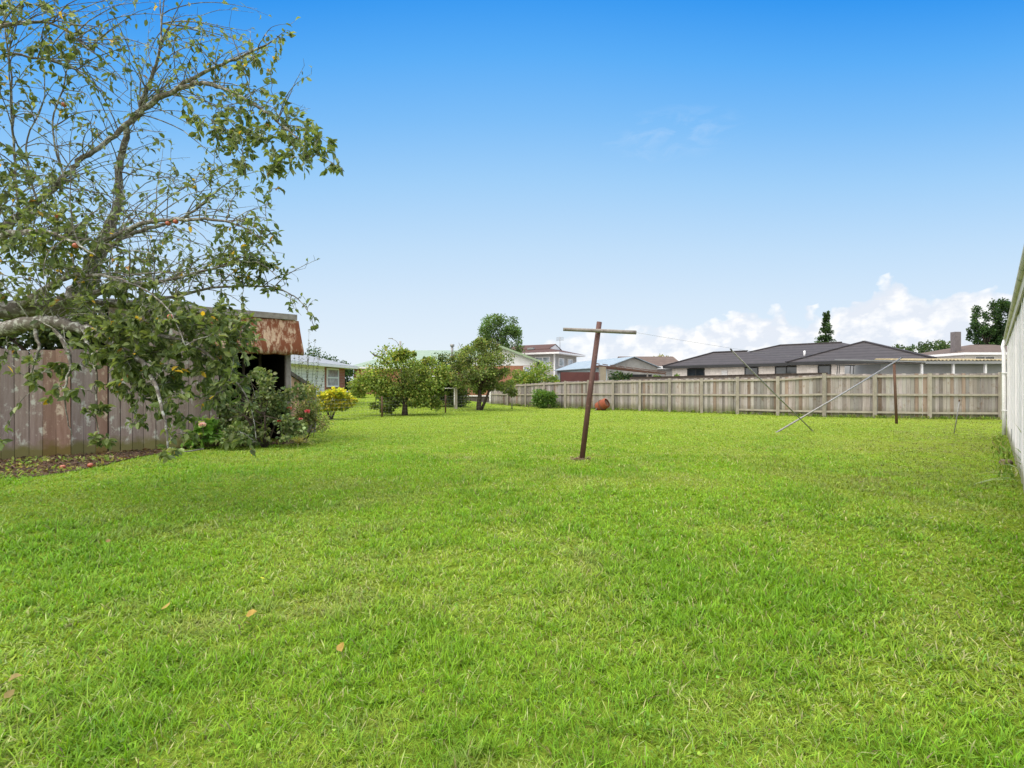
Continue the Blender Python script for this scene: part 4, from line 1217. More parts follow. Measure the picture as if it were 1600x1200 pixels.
def swing_frame():
    p = W(1320, 604, 24.6); p.z = 0
    t = thing('swing_stand', 'black metal stand showing above the fence in front of cream brick', 'stand', p)
    for (a, b, c, d) in ((1306, 587, 1309, 570), (1310, 587, 1312, 570.5), (1328, 587, 1329, 571), (1333, 587, 1334, 571.5)):
        A, B = W(a, b, 24.6), W(c, d, 24.6); A.z = .0; A.y += .2
        m = MB(); m.tube([A - p, B - p], .022, 6); m.build('leg', BLACK, t)
    m = MB(); m.tube([W(1306, 570, 24.6) - p, W(1336, 571.5, 24.6) - p], .022, 6); m.build('top_bar', BLACK, t)


swing_frame()


# ---- grey carport / shed on the right
def grey_shed():
    x0, x1, Y = XatY(1383, 24.6), XatY(1590, 24.6), 24.6
    t = thing('long_shed', 'long grey lean-to shed with lichened roof edge and white posts', 'shed', (x0, Y, 0)); L = x1 - x0
    mb = MB(); mb.box(0, L, .3, .36, 0, 2.42); mb.box(0, .06, .36, 3, 0, 2.42); mb.box(L - .06, L, .36, 3, 0, 2.42); mb.build('wall', GREYWALL, t)
    mb = MB(); xs = XatY(1440, Y) - x0; n = 54
    for i in range(n):
        a = xs + (L + .2 - xs) * i / n; b = xs + (L + .2 - xs) * (i + 1) / n; za = .045 * (i % 2); zb = .045 * ((i + 1) % 2); k = random.uniform(.8, 1.25); c = (1.15 * k, .95 * k, .6 * k)
        mb.hexa([(a, -.25, 2.53 + za), (b, -.25, 2.53 + zb), (b, 3.2, 2.75 + zb), (a, 3.2, 2.75 + za), (a, -.25, 2.555 + za), (b, -.25, 2.555 + zb), (b, 3.2, 2.775 + zb), (a, 3.2, 2.775 + za)], c)
    mb.build('roof', ROOF_LICHEN, t)
    mb = MB(); mb.box(xs, L + .2, -.22, -.17, 2.40, 2.525); mb.build('fascia', GREYWALL, t)
    xa = XatY(1345, Y) - x0
    mb = MB(); mb.slab([(xa, -.2, 2.585), (xs - .01, -.25, 2.50), (xs - .01, 2.0, 2.62), (xa, 2.0, 2.72)], .045); mb.build('awning', ROOF_PALE, t)
    for px in (1438, 1487, 1537):
        x = XatY(px, Y) - x0; mb = MB(); mb.box(x - .045, x + .045, -.12, -.04, 0, 2.40); mb.build('post', WHITE, t)


grey_shed()


# ---- far right house with chimney
def house_far_right():
    Y = 45; x0 = XatY(1508, Y); t = thing('chimney_house', 'cream house with brown roof and tall grey chimney at far right', 'house', (x0, Y, 0)); L = 9
    e = CH + 53 * Y / F
    mb = MB(); mb.box(0, L, 0, 7, 0, e - .18); mb.build('wall', CREAMWALL, t)
    mb = MB(); hip(mb, -.5, L + .5, -.5, 7.5, e, .95); rf = mb.build('roof', ROOF_BROWN, t)
    mb = MB(); rim(mb, -.5, L + .5, -.5, 7.5, e - .003, .2); mb.build('fascia', WHITE, t)
    mb = MB(); mb.box(-.1, .42, .9, 1.4, e - .2, CH + 85.5 * (Y + 1) / F); mb.build('chimney', surf('grey chimney', (.14, .12, .125), (.19, .165, .165), 5), rf)
    window(t, XatY(1523, Y) - x0, XatY(1554, Y) - x0, e - 1.5, e - .32, -.004, WHITE, GLASS, 1)


house_far_right()


# ---- white house on the left
def house_white():
    A, B = Vector((-11.55, 26.6, 0)), Vector((-10.75, 34.2, 0)); d = B - A; ang = math.atan2(d.y, d.x); L = d.length
    A.z = 0
    t = thing('white_house', 'white weatherboard house with red brick corner and pale low roof', 'house', A, ang)
    E = 2.66; xb = L - 2.9
    mb = MB(); mb.box(-6, xb, 0, .15, .2, E - .12); mb.box(-6, -5.85, .15, 6, .2, E - .12); mb.box(L - .2, L, .16, 6, .2, E - .12); mb.build('wall', WHITE_HOUSE, t)
    mb = MB(); mb.box(xb + .003, L, .012, .15, .72, E - .12); mb.build('brick_corner', BRICK_RED, t)
    mb = MB(); mb.box(xb, L + .02, -.012, .16, .0, .718); mb.build('plinth', WHITE, t)
    mb = MB(); hip(mb, -6.5, L + 1.0, -.55, 6.6, E, .95); mb.build('roof', ROOF_PALE, t)
    mb = MB(); rim(mb, -6.5, L + 1.0, -.55, 6.6, E - .003, .15); mb.build('fascia', WHITE, t)
    window(t, xb + .25, L - 1.0, 1.32, E - .2, .0, WHITE, GLASS_PALE, 0, .09, bars=1)


house_white()


# ---- brick house with green roof
def house_green():
    Y = 47; x0 = XatY(553, Y); t = thing('brick_house', 'orange brick house with long pale green roof and white gable', 'house', (x0, Y, .3)); L = XatY(745, Y) - x0
    e = CH + 30.5 * Y / F - .3
    mb = MB(); mb.box(0, L, 0, 8, 0, e - .16); mb.build('wall', BRICK_ORANGE, t)
    mb = MB(); hip(mb, -.45, L + 4, -.5, 8.5, e, 1.75)
    # gable wing to the right
    gx0, gx1, gy = XatY(728, 43) - x0, XatY(838, 43) - x0, 43 - Y
    ge = CH + 38.5 * 43 / F - .3; ga = CH + 63 * 43 / F - .3; gm = (gx0 + gx1) / 2
    mb.slab([(gx0 - .5, gy - .45, ge), (gm, gy - .45, ga), (gm, 6, ga), (gx0 - .5, 6, ge)], .08)
    mb.slab([(gm, gy - .45, ga), (gx1 + .5, gy - .45, ge), (gx1 + .5, 6, ge), (gm, 6, ga)], .08)
    rf = mb.build('roof', ROOF_GREEN, t)
    mb = MB(); rim(mb, -.45, L, -.5, 8.5, e - .003, .15); mb.build('fascia', WHITE, t)
    mb = MB(); mb.box(gx0, gx1, gy, 5, 0, ge - .3); mb.build('wall', BRICK_ORANGE, t)
    mb = MB(); sl = (ga - ge) / (gm - gx0 + .5)
    pts = [(gx0, gy - .01, ge - .3), (gx1, gy - .01, ge - .3), (gx1, gy - .01, ge + .5 * sl - .1), (gm, gy - .01, ga - .1), (gx0, gy - .01, ge + .5 * sl - .1)]
    mb.poly(pts); mb.build('gable', WHITE, t)
    mb = MB()
    for xa, xb in ((gx0 - .5, gm), (gx1 + .5, gm)):
        mb.bar((xa, gy - .46, ge - .06), (xb, gy - .46, ga - .06), .04, .16)
    mb.build('bargeboard', surf('green paint', (.28, .36, .22), (.33, .4, .27), 3), t)
    x = XatY(806, 43) - x0; window(t, x + .6, x + 1.6, 1.4, ge - .36, gy - .004, WHITE, GLASS_PALE, 1)
    window(t, 4.2, 5.8, 1.1, e - .35, -.004, WHITE, GLASS, 1)
    mb = MB(); x = XatY(707.5, 50) - x0; mb.tube([(x, 2.5, e + .9), (x, 2.5, CH + 64 * 49.5 / F - .3)], .11, 8); mb.tube([(x, 2.5, CH + 62.5 * 49.5 / F - .3), (x, 2.5, CH + 66 * 49.5 / F - .3)], .2, 8); mb.build('flue', GALV, rf)
    # bank and low wall in front
    mb = MB(); xa, xb = XatY(712, 39), XatY(775, 39); mb.box(xa, xb, 39, 39.15, 0, .62); o = mb.build('retaining_wall', DARKWOOD); tag(o, 'low brown retaining wall beyond the fruit trees', 'wall')
    mb = MB(); mb.box(xa, xb, 38.9, 39.16, .63, .70); o = mb.build('white_rail', WHITE); tag(o, 'white rail lying along the low brown retaining wall', 'rail')
    # washing on the wall
    p = W(571, 604, 45.5); p.z = .9
    for px0, px1, py0, py1, m, lb, nm in ((564, 577, 578, 593, PINK, 'pink cloth hanging in front of the orange brick wall', 'hanging_cloth'), (553.5, 566, 593, 602, WHITE, 'white sheet hanging low in front of the orange brick wall', 'hanging_sheet')):
        mb = MB(); n = 10; q0 = W(px0, py0, 45.5); q1 = W(px1, py1, 45.5)
        for i in range(n):
            f0, f1 = i / n, (i + 1) / n
            xa_, xb_ = q0.x + (q1.x - q0.x) * f0, q0.x + (q1.x - q0.x) * f1; ya, yb = 45.5 + .06 * math.sin(f0 * 14), 45.5 + .06 * math.sin(f1 * 14)
            mb.poly([(xa_, ya, q1.z), (xb_, yb, q1.z), (xb_, yb, q0.z), (xa_, ya, q0.z)])
        o = mb.build(nm, m); tag(o, lb, 'laundry')


house_green()


def lamp_pole():
    p = W(625, 604, 58); p.z = gz(p.x, 58)
    t = thing('street_lamp', 'thin grey street lamp pole rising behind the green roof', 'street lamp', p)
    top = W(625.5, 533, 58)
    mb = MB(); mb.tube([(0, 0, 0), top - p], [.14, .11], 8); mb.build('pole', CONC, t)
    a = W(625, 541, 58) - p; b = W(612, 529, 58) - p
    mb = MB(); mb.tube([a, a.lerp(b, .5) + Vector((0, 0, .18)), b], .03, 6); mb.build('arm', GALV, t)
    mb = MB(); mb.bar(b - Vector((.35, 0, 0)), b + Vector((.1, 0, .02)), .14, .07); mb.build('lamp_head', GALV, t)


lamp_pole()


def house_two_storey():
    K = Vector((5.0, 62, 0)); ang = math.radians(-30); t = thing('two_storey_house', 'two storey beige house with maroon roof in the distance', 'house', K, ang)
    e = 5.35
    mb = MB(); mb.box(-7, 0, 0, 6.4, 0, e - .16); mb.build('wall', GREYHOUSE, t)
    mb = MB(); mb.box(-.12, .05, -.1, 0.02, 0, e - .16); mb.build('corner_post', WHITE, t)
    mb = MB(); hip(mb, -7.6, .9, -.8, 7.2, e, 1.0); rf = mb.build('roof', ROOF_MAROON, t)
    mb = MB(); rim(mb, -7.6, .9, -.8, 7.2, e - .003, .2); mb.build('fascia', WHITE, t)
    mb = MB(); mb.slab([(-7.2, 1.2, e + .55), (-1.4, 1.2, e + .55), (-1.4, 3.2, e + 1.25), (-7.2, 3.2, e + 1.25)], .06); mb.slab([(-1.4, 5.2, e + .55), (-7.2, 5.2, e + .55), (-7.2, 3.2, e + 1.25), (-1.4, 3.2, e + 1.25)], .06); mb.build('upper_roof', ROOF_MAROON, rf)
    mb = MB(); mb.poly([(-1.45, 1.4, e + .5), (-1.45, 5.0, e + .5), (-1.45, 3.2, e + 1.2)]); mb.build('gablet', WHITE, rf)
    mb = MB(); mb.box(-4.2, -3.4, 1.0, 1.5, e + .52, e + .75); mb.build('skylight', ROOF_PALE, rf)
    window(t, -2.6, -.6, e - 2.1, e - .5, -.004, WHITE, GLASS_PALE, 1, .08)
    for y0 in (1.0, 3.6):                           # windows on the right hand side
        w = MB(); w.box(.0, .06, y0, y0 + 1.5, e - 1.6, e - .6); q = w.build('window', WHITE, t)
        g = MB(); g.box(.062, .07, y0 + .15, y0 + 1.35, e - 1.5, e - .7); g.build('pane', GLASS_PALE, q)
    top = W(875, 526, 66)
    lt = Matrix.Translation(K) @ Matrix.Rotation(ang, 4, 'Z'); p = lt.inverted() @ top
    mb = MB(); mb.tube([(p.x, p.y, e + .3), p], .03, 5)
    for k in range(4): mb.tube([p + Vector((-.5, 0, -.1 - .12 * k)), p + Vector((.5, 0, -.1 - .12 * k))], .018, 4)
    mb.build('aerial', GALV, rf)


house_two_storey()


def grey_garage():
    g1 = Vector((6.87, 38, 0)); ang = math.radians(20); t = thing('metal_garage', 'grey block garage with pale blue metal gable roof', 'garage', g1, ang)
    e = 2.83; Wd, D = 4.15, 8.6; ap = CH + 47 * 38.7 / F
    mb = MB(); mb.box(0, Wd, 0, .15, 0, e - .05); mb.poly([(0, -.001, e - .05), (Wd, -.001, e - .05), (Wd / 2, -.001, ap - .08)]); mb.build('gable_wall', BLOCK, t)
    mb = MB(); mb.box(0, .1, .16, D, 0, e - .05); mb.box(Wd - .1, Wd, .16, D, 0, e - .05); mb.box(.1, Wd - .1, D - .1, D, 0, e - .05); mb.build('wall', WALL_BLUE, t)
    mb = MB()
    mb.slab([(-.25, -.2, e - .08), (Wd / 2, -.2, ap), (Wd / 2, D + .2, ap), (-.25, D + .2, e - .08)], .05)
    mb.slab([(Wd / 2, -.2, ap), (Wd + .25, -.2, e - .08), (Wd + .25, D + .2, e - .08), (Wd / 2, D + .2, ap)], .05)
    mb.build('roof', ROOF_BLUE, t)
    # maroon sheet fence in front
    xa, xb, Y = XatY(876, 37), XatY(938, 37), 37
    f = thing('metal_fence', 'maroon corrugated metal fence in front of the blue grey garage', 'fence', ((xa + xb) / 2, Y, 0))
    mb = MB(); n = 40
    for i in range(n):
        a = (xa - xb) / 2 + (xb - xa) * i / n; b = (xa - xb) / 2 + (xb - xa) * (i + 1) / n
        mb.poly([(a, .02 * (i % 2), 0), (b, .02 * ((i + 1) % 2), 0), (b, .02 * ((i + 1) % 2), 2.36), (a, .02 * (i % 2), 2.36)])
    mb.build('sheet', MAROONFENCE, f)
    for k in range(3):
        mb = MB(); x = (xa - xb) / 2 + (xb - xa) * k / 2; mb.box(x - .03, x + .03, .03, .08, 0, 2.34); mb.build('post', BLACK, f)


grey_garage()


def pergola():
    Y = 33.6; p = Vector((XatY(990, Y), Y, 0)); t = thing('pergola', 'rusty brown pergola of sloping lattice rails behind the fence', 'pergola', p)
    for k in range(4):
        dy = k * .8; m = MB()
        m.bar(W(935, 571, Y) - p + Vector((0, dy, 0)), W(1040 - k * 3, 584 - k, Y) - p + Vector((0, dy, 0)), .05, .08); m.build('rafter', RUST, t)
    for k in range(9):
        f = k / 8; a = W(936, 570.2, Y).lerp(W(1040, 583, Y), f) - p; m = MB(); m.bar(a + Vector((0, -.1, 0.05)), a + Vector((.15, 2.6, .22)), .04, .05); m.build('batten', RUST, t)
    for px in (937, 1012, 1040):
        f = (px - 935) / 105; a = W(935, 571, Y).lerp(W(1040, 584, Y), f) - p; m = MB(); m.bar((a.x, .05, 0), (a.x, .05, a.z - .03), .08, .08); m.build('post', GREYWOOD, t)
    m = MB(); x0, x1 = XatY(937, 34) - p.x, XatY(947, 34) - p.x; m.box(x0, x1, .4, .5, 0, CH + 31 * 34 / F); m.build('screen', surf('beige board', (.42, .36, .26), (.35, .30, .22), 3), t)
    # dark flat lean-to
    q = Vector((XatY(992, 34.5), 34.5, 0)); l = thing('garden_lean_to', 'black flat roofed lean-to under the pergola', 'shed', q); m = MB()
    m.box(-1.0, 1.0, .1, 1.5, 0, 2.0); m.build('wall', surf('dark wall', (.05, .05, .052), (.07, .07, .072), 3), l); m = MB(); m.box(-1.15, 1.1, 0, 1.6, 2.003, 2.14); m.build('roof', BLACK, l)
    grow('climbing_plant', 'dark trailing vine hanging from the pergola by the beige screen', 'vine', Vector((XatY(966, 33.9), 33.9, 0)), 1.2,
         [(0, 0, 1.75, .62, .25, .62, 2), (.45, 0, 1.9, .5, .25, .35, 1)], 900, .10, DARKGREENS + [(.10, .11, .05)], (2, 2, 1, 1, 1.4), .05, 6, 14, .4, droop=.8)
    grow('shrub', 'pale green shrub tops poking above the fence beside the tiled house', 'shrub', Vector((XatY(1030, 33), 33, 0)), .9,
         [(-.1, 0, 1.75, .5, .4, .42, 1), (1.0, .1, 1.7, .45, .4, .38, .8)], 900, .09, GREENS, (1, 2, 2, 1), .05, 6, 12, .4)


pergola()


def house_brown():
    Y = 47; x0, x1 = XatY(1003, Y), XatY(1062, Y); t = thing('brown_roofed_house', 'grey house with plain brown gable roof behind the pergola', 'house', (x0, Y, 0)); L = x1 - x0
    e = CH + 32 * Y / F; r = CH + 47 * 50 / F
    mb = MB(); mb.box(0, L, 0, 6, 0, e - .16); mb.build('wall', GREYHOUSE, t)
    mb = MB(); mb.slab([(-1.5, -.4, e), (L + .3, -.4, e), (L + .3, 3, r), (-1.5, 3, r)], .08); mb.slab([(L + .3, 6.4, e), (-1.5, 6.4, e), (-1.5, 3, r), (L + .3, 3, r)], .08); mb.build('roof', ROOF_BROWN, t)
    mb = MB(); mb.box(-1.5, L + .3, -.44, -.41, e - .28, e - .03); mb.build('fascia', WHITE, t)
    mb = MB(); mb.bar((L + .32, -.4, e - .02), (L + .32, 3, r), .04, .2); mb.build('bargeboard', WHITE, t)


house_brown()


def drum():
    p = Vector((XatY(941, 30.0), 30.0, 0))
    t = thing('rusty_drum', 'rusty orange drum lying tipped against the paling fence', 'drum', p, .5)
    M = Matrix.Translation((0, 0, .30)) @ Matrix.Rotation(math.radians(62), 4, 'X') @ Matrix.Rotation(math.radians(18), 4, 'Y')
    red = surf('rusty orange steel', (.30, .085, .04), (.22, .055, .03), 4, c3=(.12, .04, .025), thr=.6)
    mb = MB(); mb.lathe([(.02, -.34), (.26, -.34), (.285, -.30), (.29, -.1), (.30, .0), (.29, .1), (.285, .30), (.26, .34), (.22, .36)], M, 20); mb.build('barrel', red, t)
    mb = MB(); mb.lathe([(.315, -.03), (.335, -.02), (.335, .02), (.315, .03)], M, 20); mb.build('band', RUST, t)
    mb = MB(); mb.lathe([(.20, .30), (.02, .30)], M, 20); mb.build('lid', RUST, t)
    mb = MB(); mb.bar((-.45, .05, .0), (-.2, .1, .25), .06, .04); mb.build('chock', DARKWOOD, t)


drum()

# ================================================================== TREES AND SHRUBS BEYOND
def gp(px, py=None, Y=None):
    if Y is None: p = G(px, py)
    else: p = Vector((XatY(px, Y), Y, 0))
    p.z = gz(p.x, p.y)
    return p


YG = [(.15, .20, .038), (.20, .25, .048), (.10, .15, .03), (.26, .23, .06)]
b = gp(633, 649); k = b.y / F                       # metres per px there
def bw(px, py): return Vector(((px - 633) * k, 0, (649 - py) * k))
bare = [([bw(612, 575), bw(598, 560), bw(585, 555), bw(578, 549)], [.06, .05, .04, .02]), ([bw(620, 575), bw(612, 555), bw(604, 548)], [.05, .035, .015]),
        ([bw(598, 560), bw(597, 550), bw(590, 545)], [.03, .02, .01]), ([bw(632, 640), bw(634, 600), bw(633, 580)], [.11, .10, .08])]
grow('fruit_tree', 'round bushy fruit tree with short dark trunk left of the wire gate', 'tree', b, 1.0,
     [(-.1, 0, 1.8, 1.8, 1.5, 1.3, 5), (-1.2, -.2, 1.2, 1.1, 1.0, .9, 2.4), (1.1, .2, 1.9, 1.1, 1.0, 1.0, 2.4), (-.95, .4, .72, .9, .7, .6, 1.6), (.95, .5, .75, .9, .7, .6, 1.6), (.1, 0, 2.85, .8, .7, .5, .8)], 13000, .085, YG, (3, 2.2, 2.2, .8), .12, 10, 60, .27, bare=bare, fill=.25, group='fruit trees on the lawn')
b = gp(749, 642)
k2 = b.y / F
grow('fruit_tree', 'open grey green fruit tree with leaning forked trunk near the paling fence', 'tree', b, 1.15,
     [(0, 0, 2.5, 1.7, 1.4, 1.15, 4), (-1.0, 0, 1.7, 1.2, 1.0, 1.0, 2.6), (1.2, 0, 1.75, 1.2, .9, .8, 2.2), (.4, 0, 3.25, .9, .9, .9, 1.6), (-.2, .4, 1.35, 1.1, .8, .7, 2.2), (-.9, 0, 3.0, .7, .7, .6, .8), (1.5, .2, 1.2, .8, .7, .5, 1)], 11500, .085, [(.14, .19, .05), (.19, .235, .055), (.10, .14, .045), (.24, .22, .10)], (3, 2, 2, 1),
     (.13), 14, 60, .27, fill=.2, bare=[([Vector((0, 0, 1.1)), Vector((.5, 0, 2.6)), Vector((.75, 0, 4.15))], [.05, .03, .008]), ([Vector((0, 0, 1.1)), Vector((-.6, 0, 2.6)), Vector((-1.15, 0, 3.75))], [.05, .03, .008]), ([Vector((.1, 0, 0)), Vector((.35, 0, .6)), Vector((.7, 0, 1.5))], [.09, .08, .05])], group='fruit trees on the lawn')
b = gp(682, Y=32)
grow('hedge', 'dense tall hedge of mixed vines covering the trellis between the fruit trees', 'hedge', b, .8,
     [(-.9, 0, .7, 1.6, .8, .95, 5.5), (.8, 0, .7, 1.25, .8, .95, 5.5), (0, 0, 2.0, 1.75, .8, 1.1, 4)], 12000, .085, [(.075, .115, .03), (.12, .17, .035), (.05, .08, .022), (.18, .19, .05)], (3, 2, 2, 1), .07, 8, 60, .3, fill=.25)
b = gp(783, Y=60)
grow('tall_tree', 'tall rounded green tree rising above the white gable', 'tree', b, 4.0,
     [(-.1, 0, 7.5, 2.4, 2, 2.3, 4), (1.2, 0, 6.0, 2.0, 1.8, 2.0, 3), (-1.7, 0, 5.4, 1.9, 1.5, 1.3, 2.4)], 6400, .15, [(.06, .11, .03), (.09, .15, .04), (.045, .08, .025), (.12, .19, .05), (.10, .16, .04)], (2, 3, 1, 2, 2), .22, 10, 46, .26)
b = gp(842, Y=39)
grow('shrub', 'broad yellow green shrub behind the fence below the two storey house', 'shrub', b, .8,
     [(0, 0, 1.85, 1.75, 1.2, 1.1, 4), (-1.2, 0, 1.5, .9, .9, .8, 1.2), (1.3, 0, 1.45, .9, .9, .7, 1.2)], 5200, .10, YELLOWGREENS, (3, 2, 3, .6), .07, 9, 40, .3, multi=3)
b = gp(851, 638)
grow('shrub', 'small round dark green shrub in front of the paling fence', 'shrub', b, .3,
     [(0, 0, .62, .92, .75, .62, 1)], 2600, .085, GREENS, (3, 3, 1.6, 1), .03, 8, 26, .3, multi=4, fill=.2)
b = gp(517, 655.5)
grow('shrub', 'bright yellow leaved shrub on thin stems beside the white house', 'shrub', b, .35,
     [(0, 0, .82, .75, .65, .42, 4), (-.5, 0, .7, .42, .4, .3, 1), (.6, 0, .72, .42, .4, .3, 1.2)], 2600, .10, [(.42, .38, .03), (.50, .44, .05), (.24, .28, .03), (.14, .20, .03)], (3, 2, 2, 1.4), .025, 8, 28, .28, multi=5, fill=.25)
b = gp(515, Y=44)
grow('hedge_tree', 'large dense dark green tree behind the white house', 'tree', b, 1.0,
     [(-.7, 0, 2.0, 2.1, 1.8, 1.75, 3), (1.1, 0, 1.4, 1.35, 1.2, 1.45, 2.4)], 7600, .12, DARKGREENS, (2, 2, 2, 1), .2, 8, 50, .28, fill=.2)
b = gp(560, Y=41)
grow('shrub', 'light green shrub below the pink cloth on the far lawn', 'shrub', b, .3, [(0, 0, .75, .75, .6, .6, 1)], 1300, .10, YELLOWGREENS, (3, 2, 3, 1), .04, 6, 16, .32, multi=3)
b = gp(1291, Y=60)
grow('conifer', 'narrow dark conifer standing behind the tiled roof', 'tree', b, 6.5,
     [(random.uniform(-.05, .05), 0, 2.6 + .62 * i, 1.85 * (1 - i / 12.0) + .16, 1.4 * (1 - i / 12.3) ** .8 + .12, .5, 1.3 * (1 - i / 13) + .1) for i in range(12)], 9000, .12, DARKGREENS, (2, 2, 2, 1), .16, 10, 190, .30, fill=.1, droop=-.4)
b = gp(1450, Y=55)
grow('round_tree', 'wide dark green tree behind the tiled house and the long shed', 'tree', b, 1.6,
     [(-2.2, 0, 4.1, 2.2, 1.8, 1.7, 2.4), (.5, .4, 4.5, 2.4, 1.8, 1.9, 3), (2.8, 0, 4.1, 2.0, 1.6, 1.6, 2.4), (-3.6, 0, 5.0, .9, .6, .5, .4)], 7800, .15, [(.05, .085, .032), (.08, .12, .045), (.03, .055, .02), (.10, .14, .05)], (2, 2, 2, 1), .22, 10, 56, .24, fill=.25)
for px, lb, top, rx in ((1540, 'tall dark upright tree behind the chimney, left of two', 12.0, 1.75), (1569, 'tall dark upright tree beside the white garage eave, right of two', 12.0, 1.45)):
    b = gp(px, Y=70)
    grow('tall_tree', lb, 'tree', b, 6.0, [(0, 0, 10.0, rx, 1.5, 2.7, 3), (-rx * .5, 0, 8.0, rx * .8, 1.3, 2.4, 2), (rx * .4, 0, 7.2, rx * .9, 1.3, 2.2, 2)], 4600, .19, DARKGREENS, (3, 2, 2, 1), .2, 8, 40, .22, group='tall trees at far right')
b = gp(1034, Y=72)
grow('round_tree', 'small yellowish treetop showing above the plain brown roof', 'tree', b, 3.0, [(0, 0, 4.3, 2.0, 1.6, 1.25, 1)], 1500, .18, [(.20, .19, .08), (.16, .17, .06), (.24, .22, .10)], (1, 1, 1), .2, 6, 22, .3)
# ground cover of trees far behind the houses
n = 15000
az = rng.uniform(-.95, .95, n); dist = rng.uniform(85, 120, n); hmax = .6 + 2.6 * N1.fbm(az * 14 + 5, az * 0 + 2, 3)
P = np.stack([dist * np.sin(az), dist * np.cos(az), rng.random(n) ** .7 * hmax], 1); D = rng.normal(0, 1, (n, 3))
V, Q, T, C = leaf_arrays(P, D, rng.uniform(.4, .9, n), pick_cols(n, DARKGREENS + [(.09, .13, .05)], (1, 1, 1, 1, 1)), False, .8)
o = np_mesh('distant_trees', V, Q, T, C, BUSH); tag(o, 'far low belt of trees and hedges behind the houses', 'trees', kind='stuff')


# ================================================================== WIRE FENCE, GATE, POSTS
def wire_fence():
    a, m, c = gp(493, Y=19.5), gp(597, 652), gp(696, 645.5)
    d = gp(800, Y=31.5)
    t = thing('wire_fence', 'sagging wire netting fence on rusty posts across the far lawn', 'fence', m); o = t.location.copy()
    for p, h, mt in ((m, .92, RUST), (c, 1.0, RUST), (a, .9, RUST), (d, .8, GREYWOOD)):
        mb = MB(); mb.tube([p - o - Vector((0, 0, .05)), p - o + Vector((random.uniform(-.02, .02), 0, h))], .035, 8); mb.build('post', mt, t)
    mb = MB(); P = [a, m, c, d]
    for i in range(3):
        for z in np.linspace(.1, .85, 6):
            q0, q1 = P[i] - o + Vector((0, 0, z)), P[i + 1] - o + Vector((0, 0, z)); mid = q0.lerp(q1, .5) - Vector((0, 0, .03)); mb.tube([q0, mid, q1], .003, 3, cap=False)
        n = int((P[i + 1] - P[i]).length / .2)
        for k in range(n):
            q = P[i].lerp(P[i + 1], k / n) - o; mb.tube([q + Vector((0, 0, .1)), q + Vector((0, 0, .84))], .002, 3, cap=False)
    mb.build('netting', GALV, t)
    # white pipe trellis frame with gate
    Y = 30.2
    q = gp(713, Y=Y); t = thing('trellis_frame', 'pale pipe trellis frame with timber post in front of the hedge', 'trellis', q); o = q.copy()
    def L(px, py): return W(px, py, Y) - o
    mb = MB(); mb.bar((0, 0, -.05), L(713, 589), .12, .12); mb.build('post', RAIL, t)
    for px, top, m_, w in ((710, 607, WHITE_WORN, .05), (679.5, 590, RAIL, .07), (649, 594, RAIL, .12)):
        mb = MB(); x = L(px, 600).x; mb.bar((x, 0, -.05), (x, 0, L(px, top).z), w, w); mb.build('upright', m_, t)
    for (p0, y0, p1, y1) in ((651, 607.5, 711, 606.5), (668, 588, 682, 588)):
        mb = MB(); mb.tube([L(p0, y0) + Vector((0, -.07, 0)), L(p1, y1) + Vector((0, -.07, 0))], .02, 6); mb.build('pipe', WHITE_WORN, t)


wire_fence()


# ================================================================== PLANTS BY THE SHED
def lush_shrub():
    b = fl(s_of_px(394), .95, .03)
    kk = b.y / F
    grow('leafy_shrub', 'tall leafy green shrub in front of the dark shed opening', 'shrub', b, .7,
         [(-.15, 0, 1.1, .6, .4, .6, 3), (.42, .1, 1.15, .36, .35, .46, 1.6), (-.35, -.15, .55, .6, .4, .5, 2.6), (.35, -.1, .5, .5, .4, .42, 2), (-.8, 0, 1.2, .5, .35, .6, 2.2), (-.1, -.3, .22, .8, .35, .22, 1.2)],
         4200, .088, [(.10, .135, .05), (.14, .175, .065), (.065, .095, .038), (.19, .21, .10)], (3, 3, 2, 1), .025, 10, 42, .34, big=True, multi=4, mat=LEAF, fill=.2, part='foliage', stem='stems')


lush_shrub()


def flower(p, r, col, label, group, petals=9):
    t = thing('flower', label, 'flower', p, 0, group)
    P = np.zeros((petals * 2, 3)); a = np.arange(petals * 2) * 2.4; D = np.stack([np.cos(a), np.sin(a) * .9 - .3, np.where(np.arange(petals * 2) < petals, .25, .9)], 1)
    V, Q, T, C = leaf_arrays(P, D, np.where(np.arange(petals * 2) < petals, r, r * .75), np.array(col) * np.ones((petals * 2, 3)) * rng.uniform(.8, 1.1, (petals * 2, 1)), True, 1.2, .2)
    np_mesh('petals', V, Q, T, C, PETAL, t)
    mb = MB(); mb.tube([(0, 0, 0), (.02, .03, -.25)], [.006, .004], 5); mb.build('stem', TWIG, t)


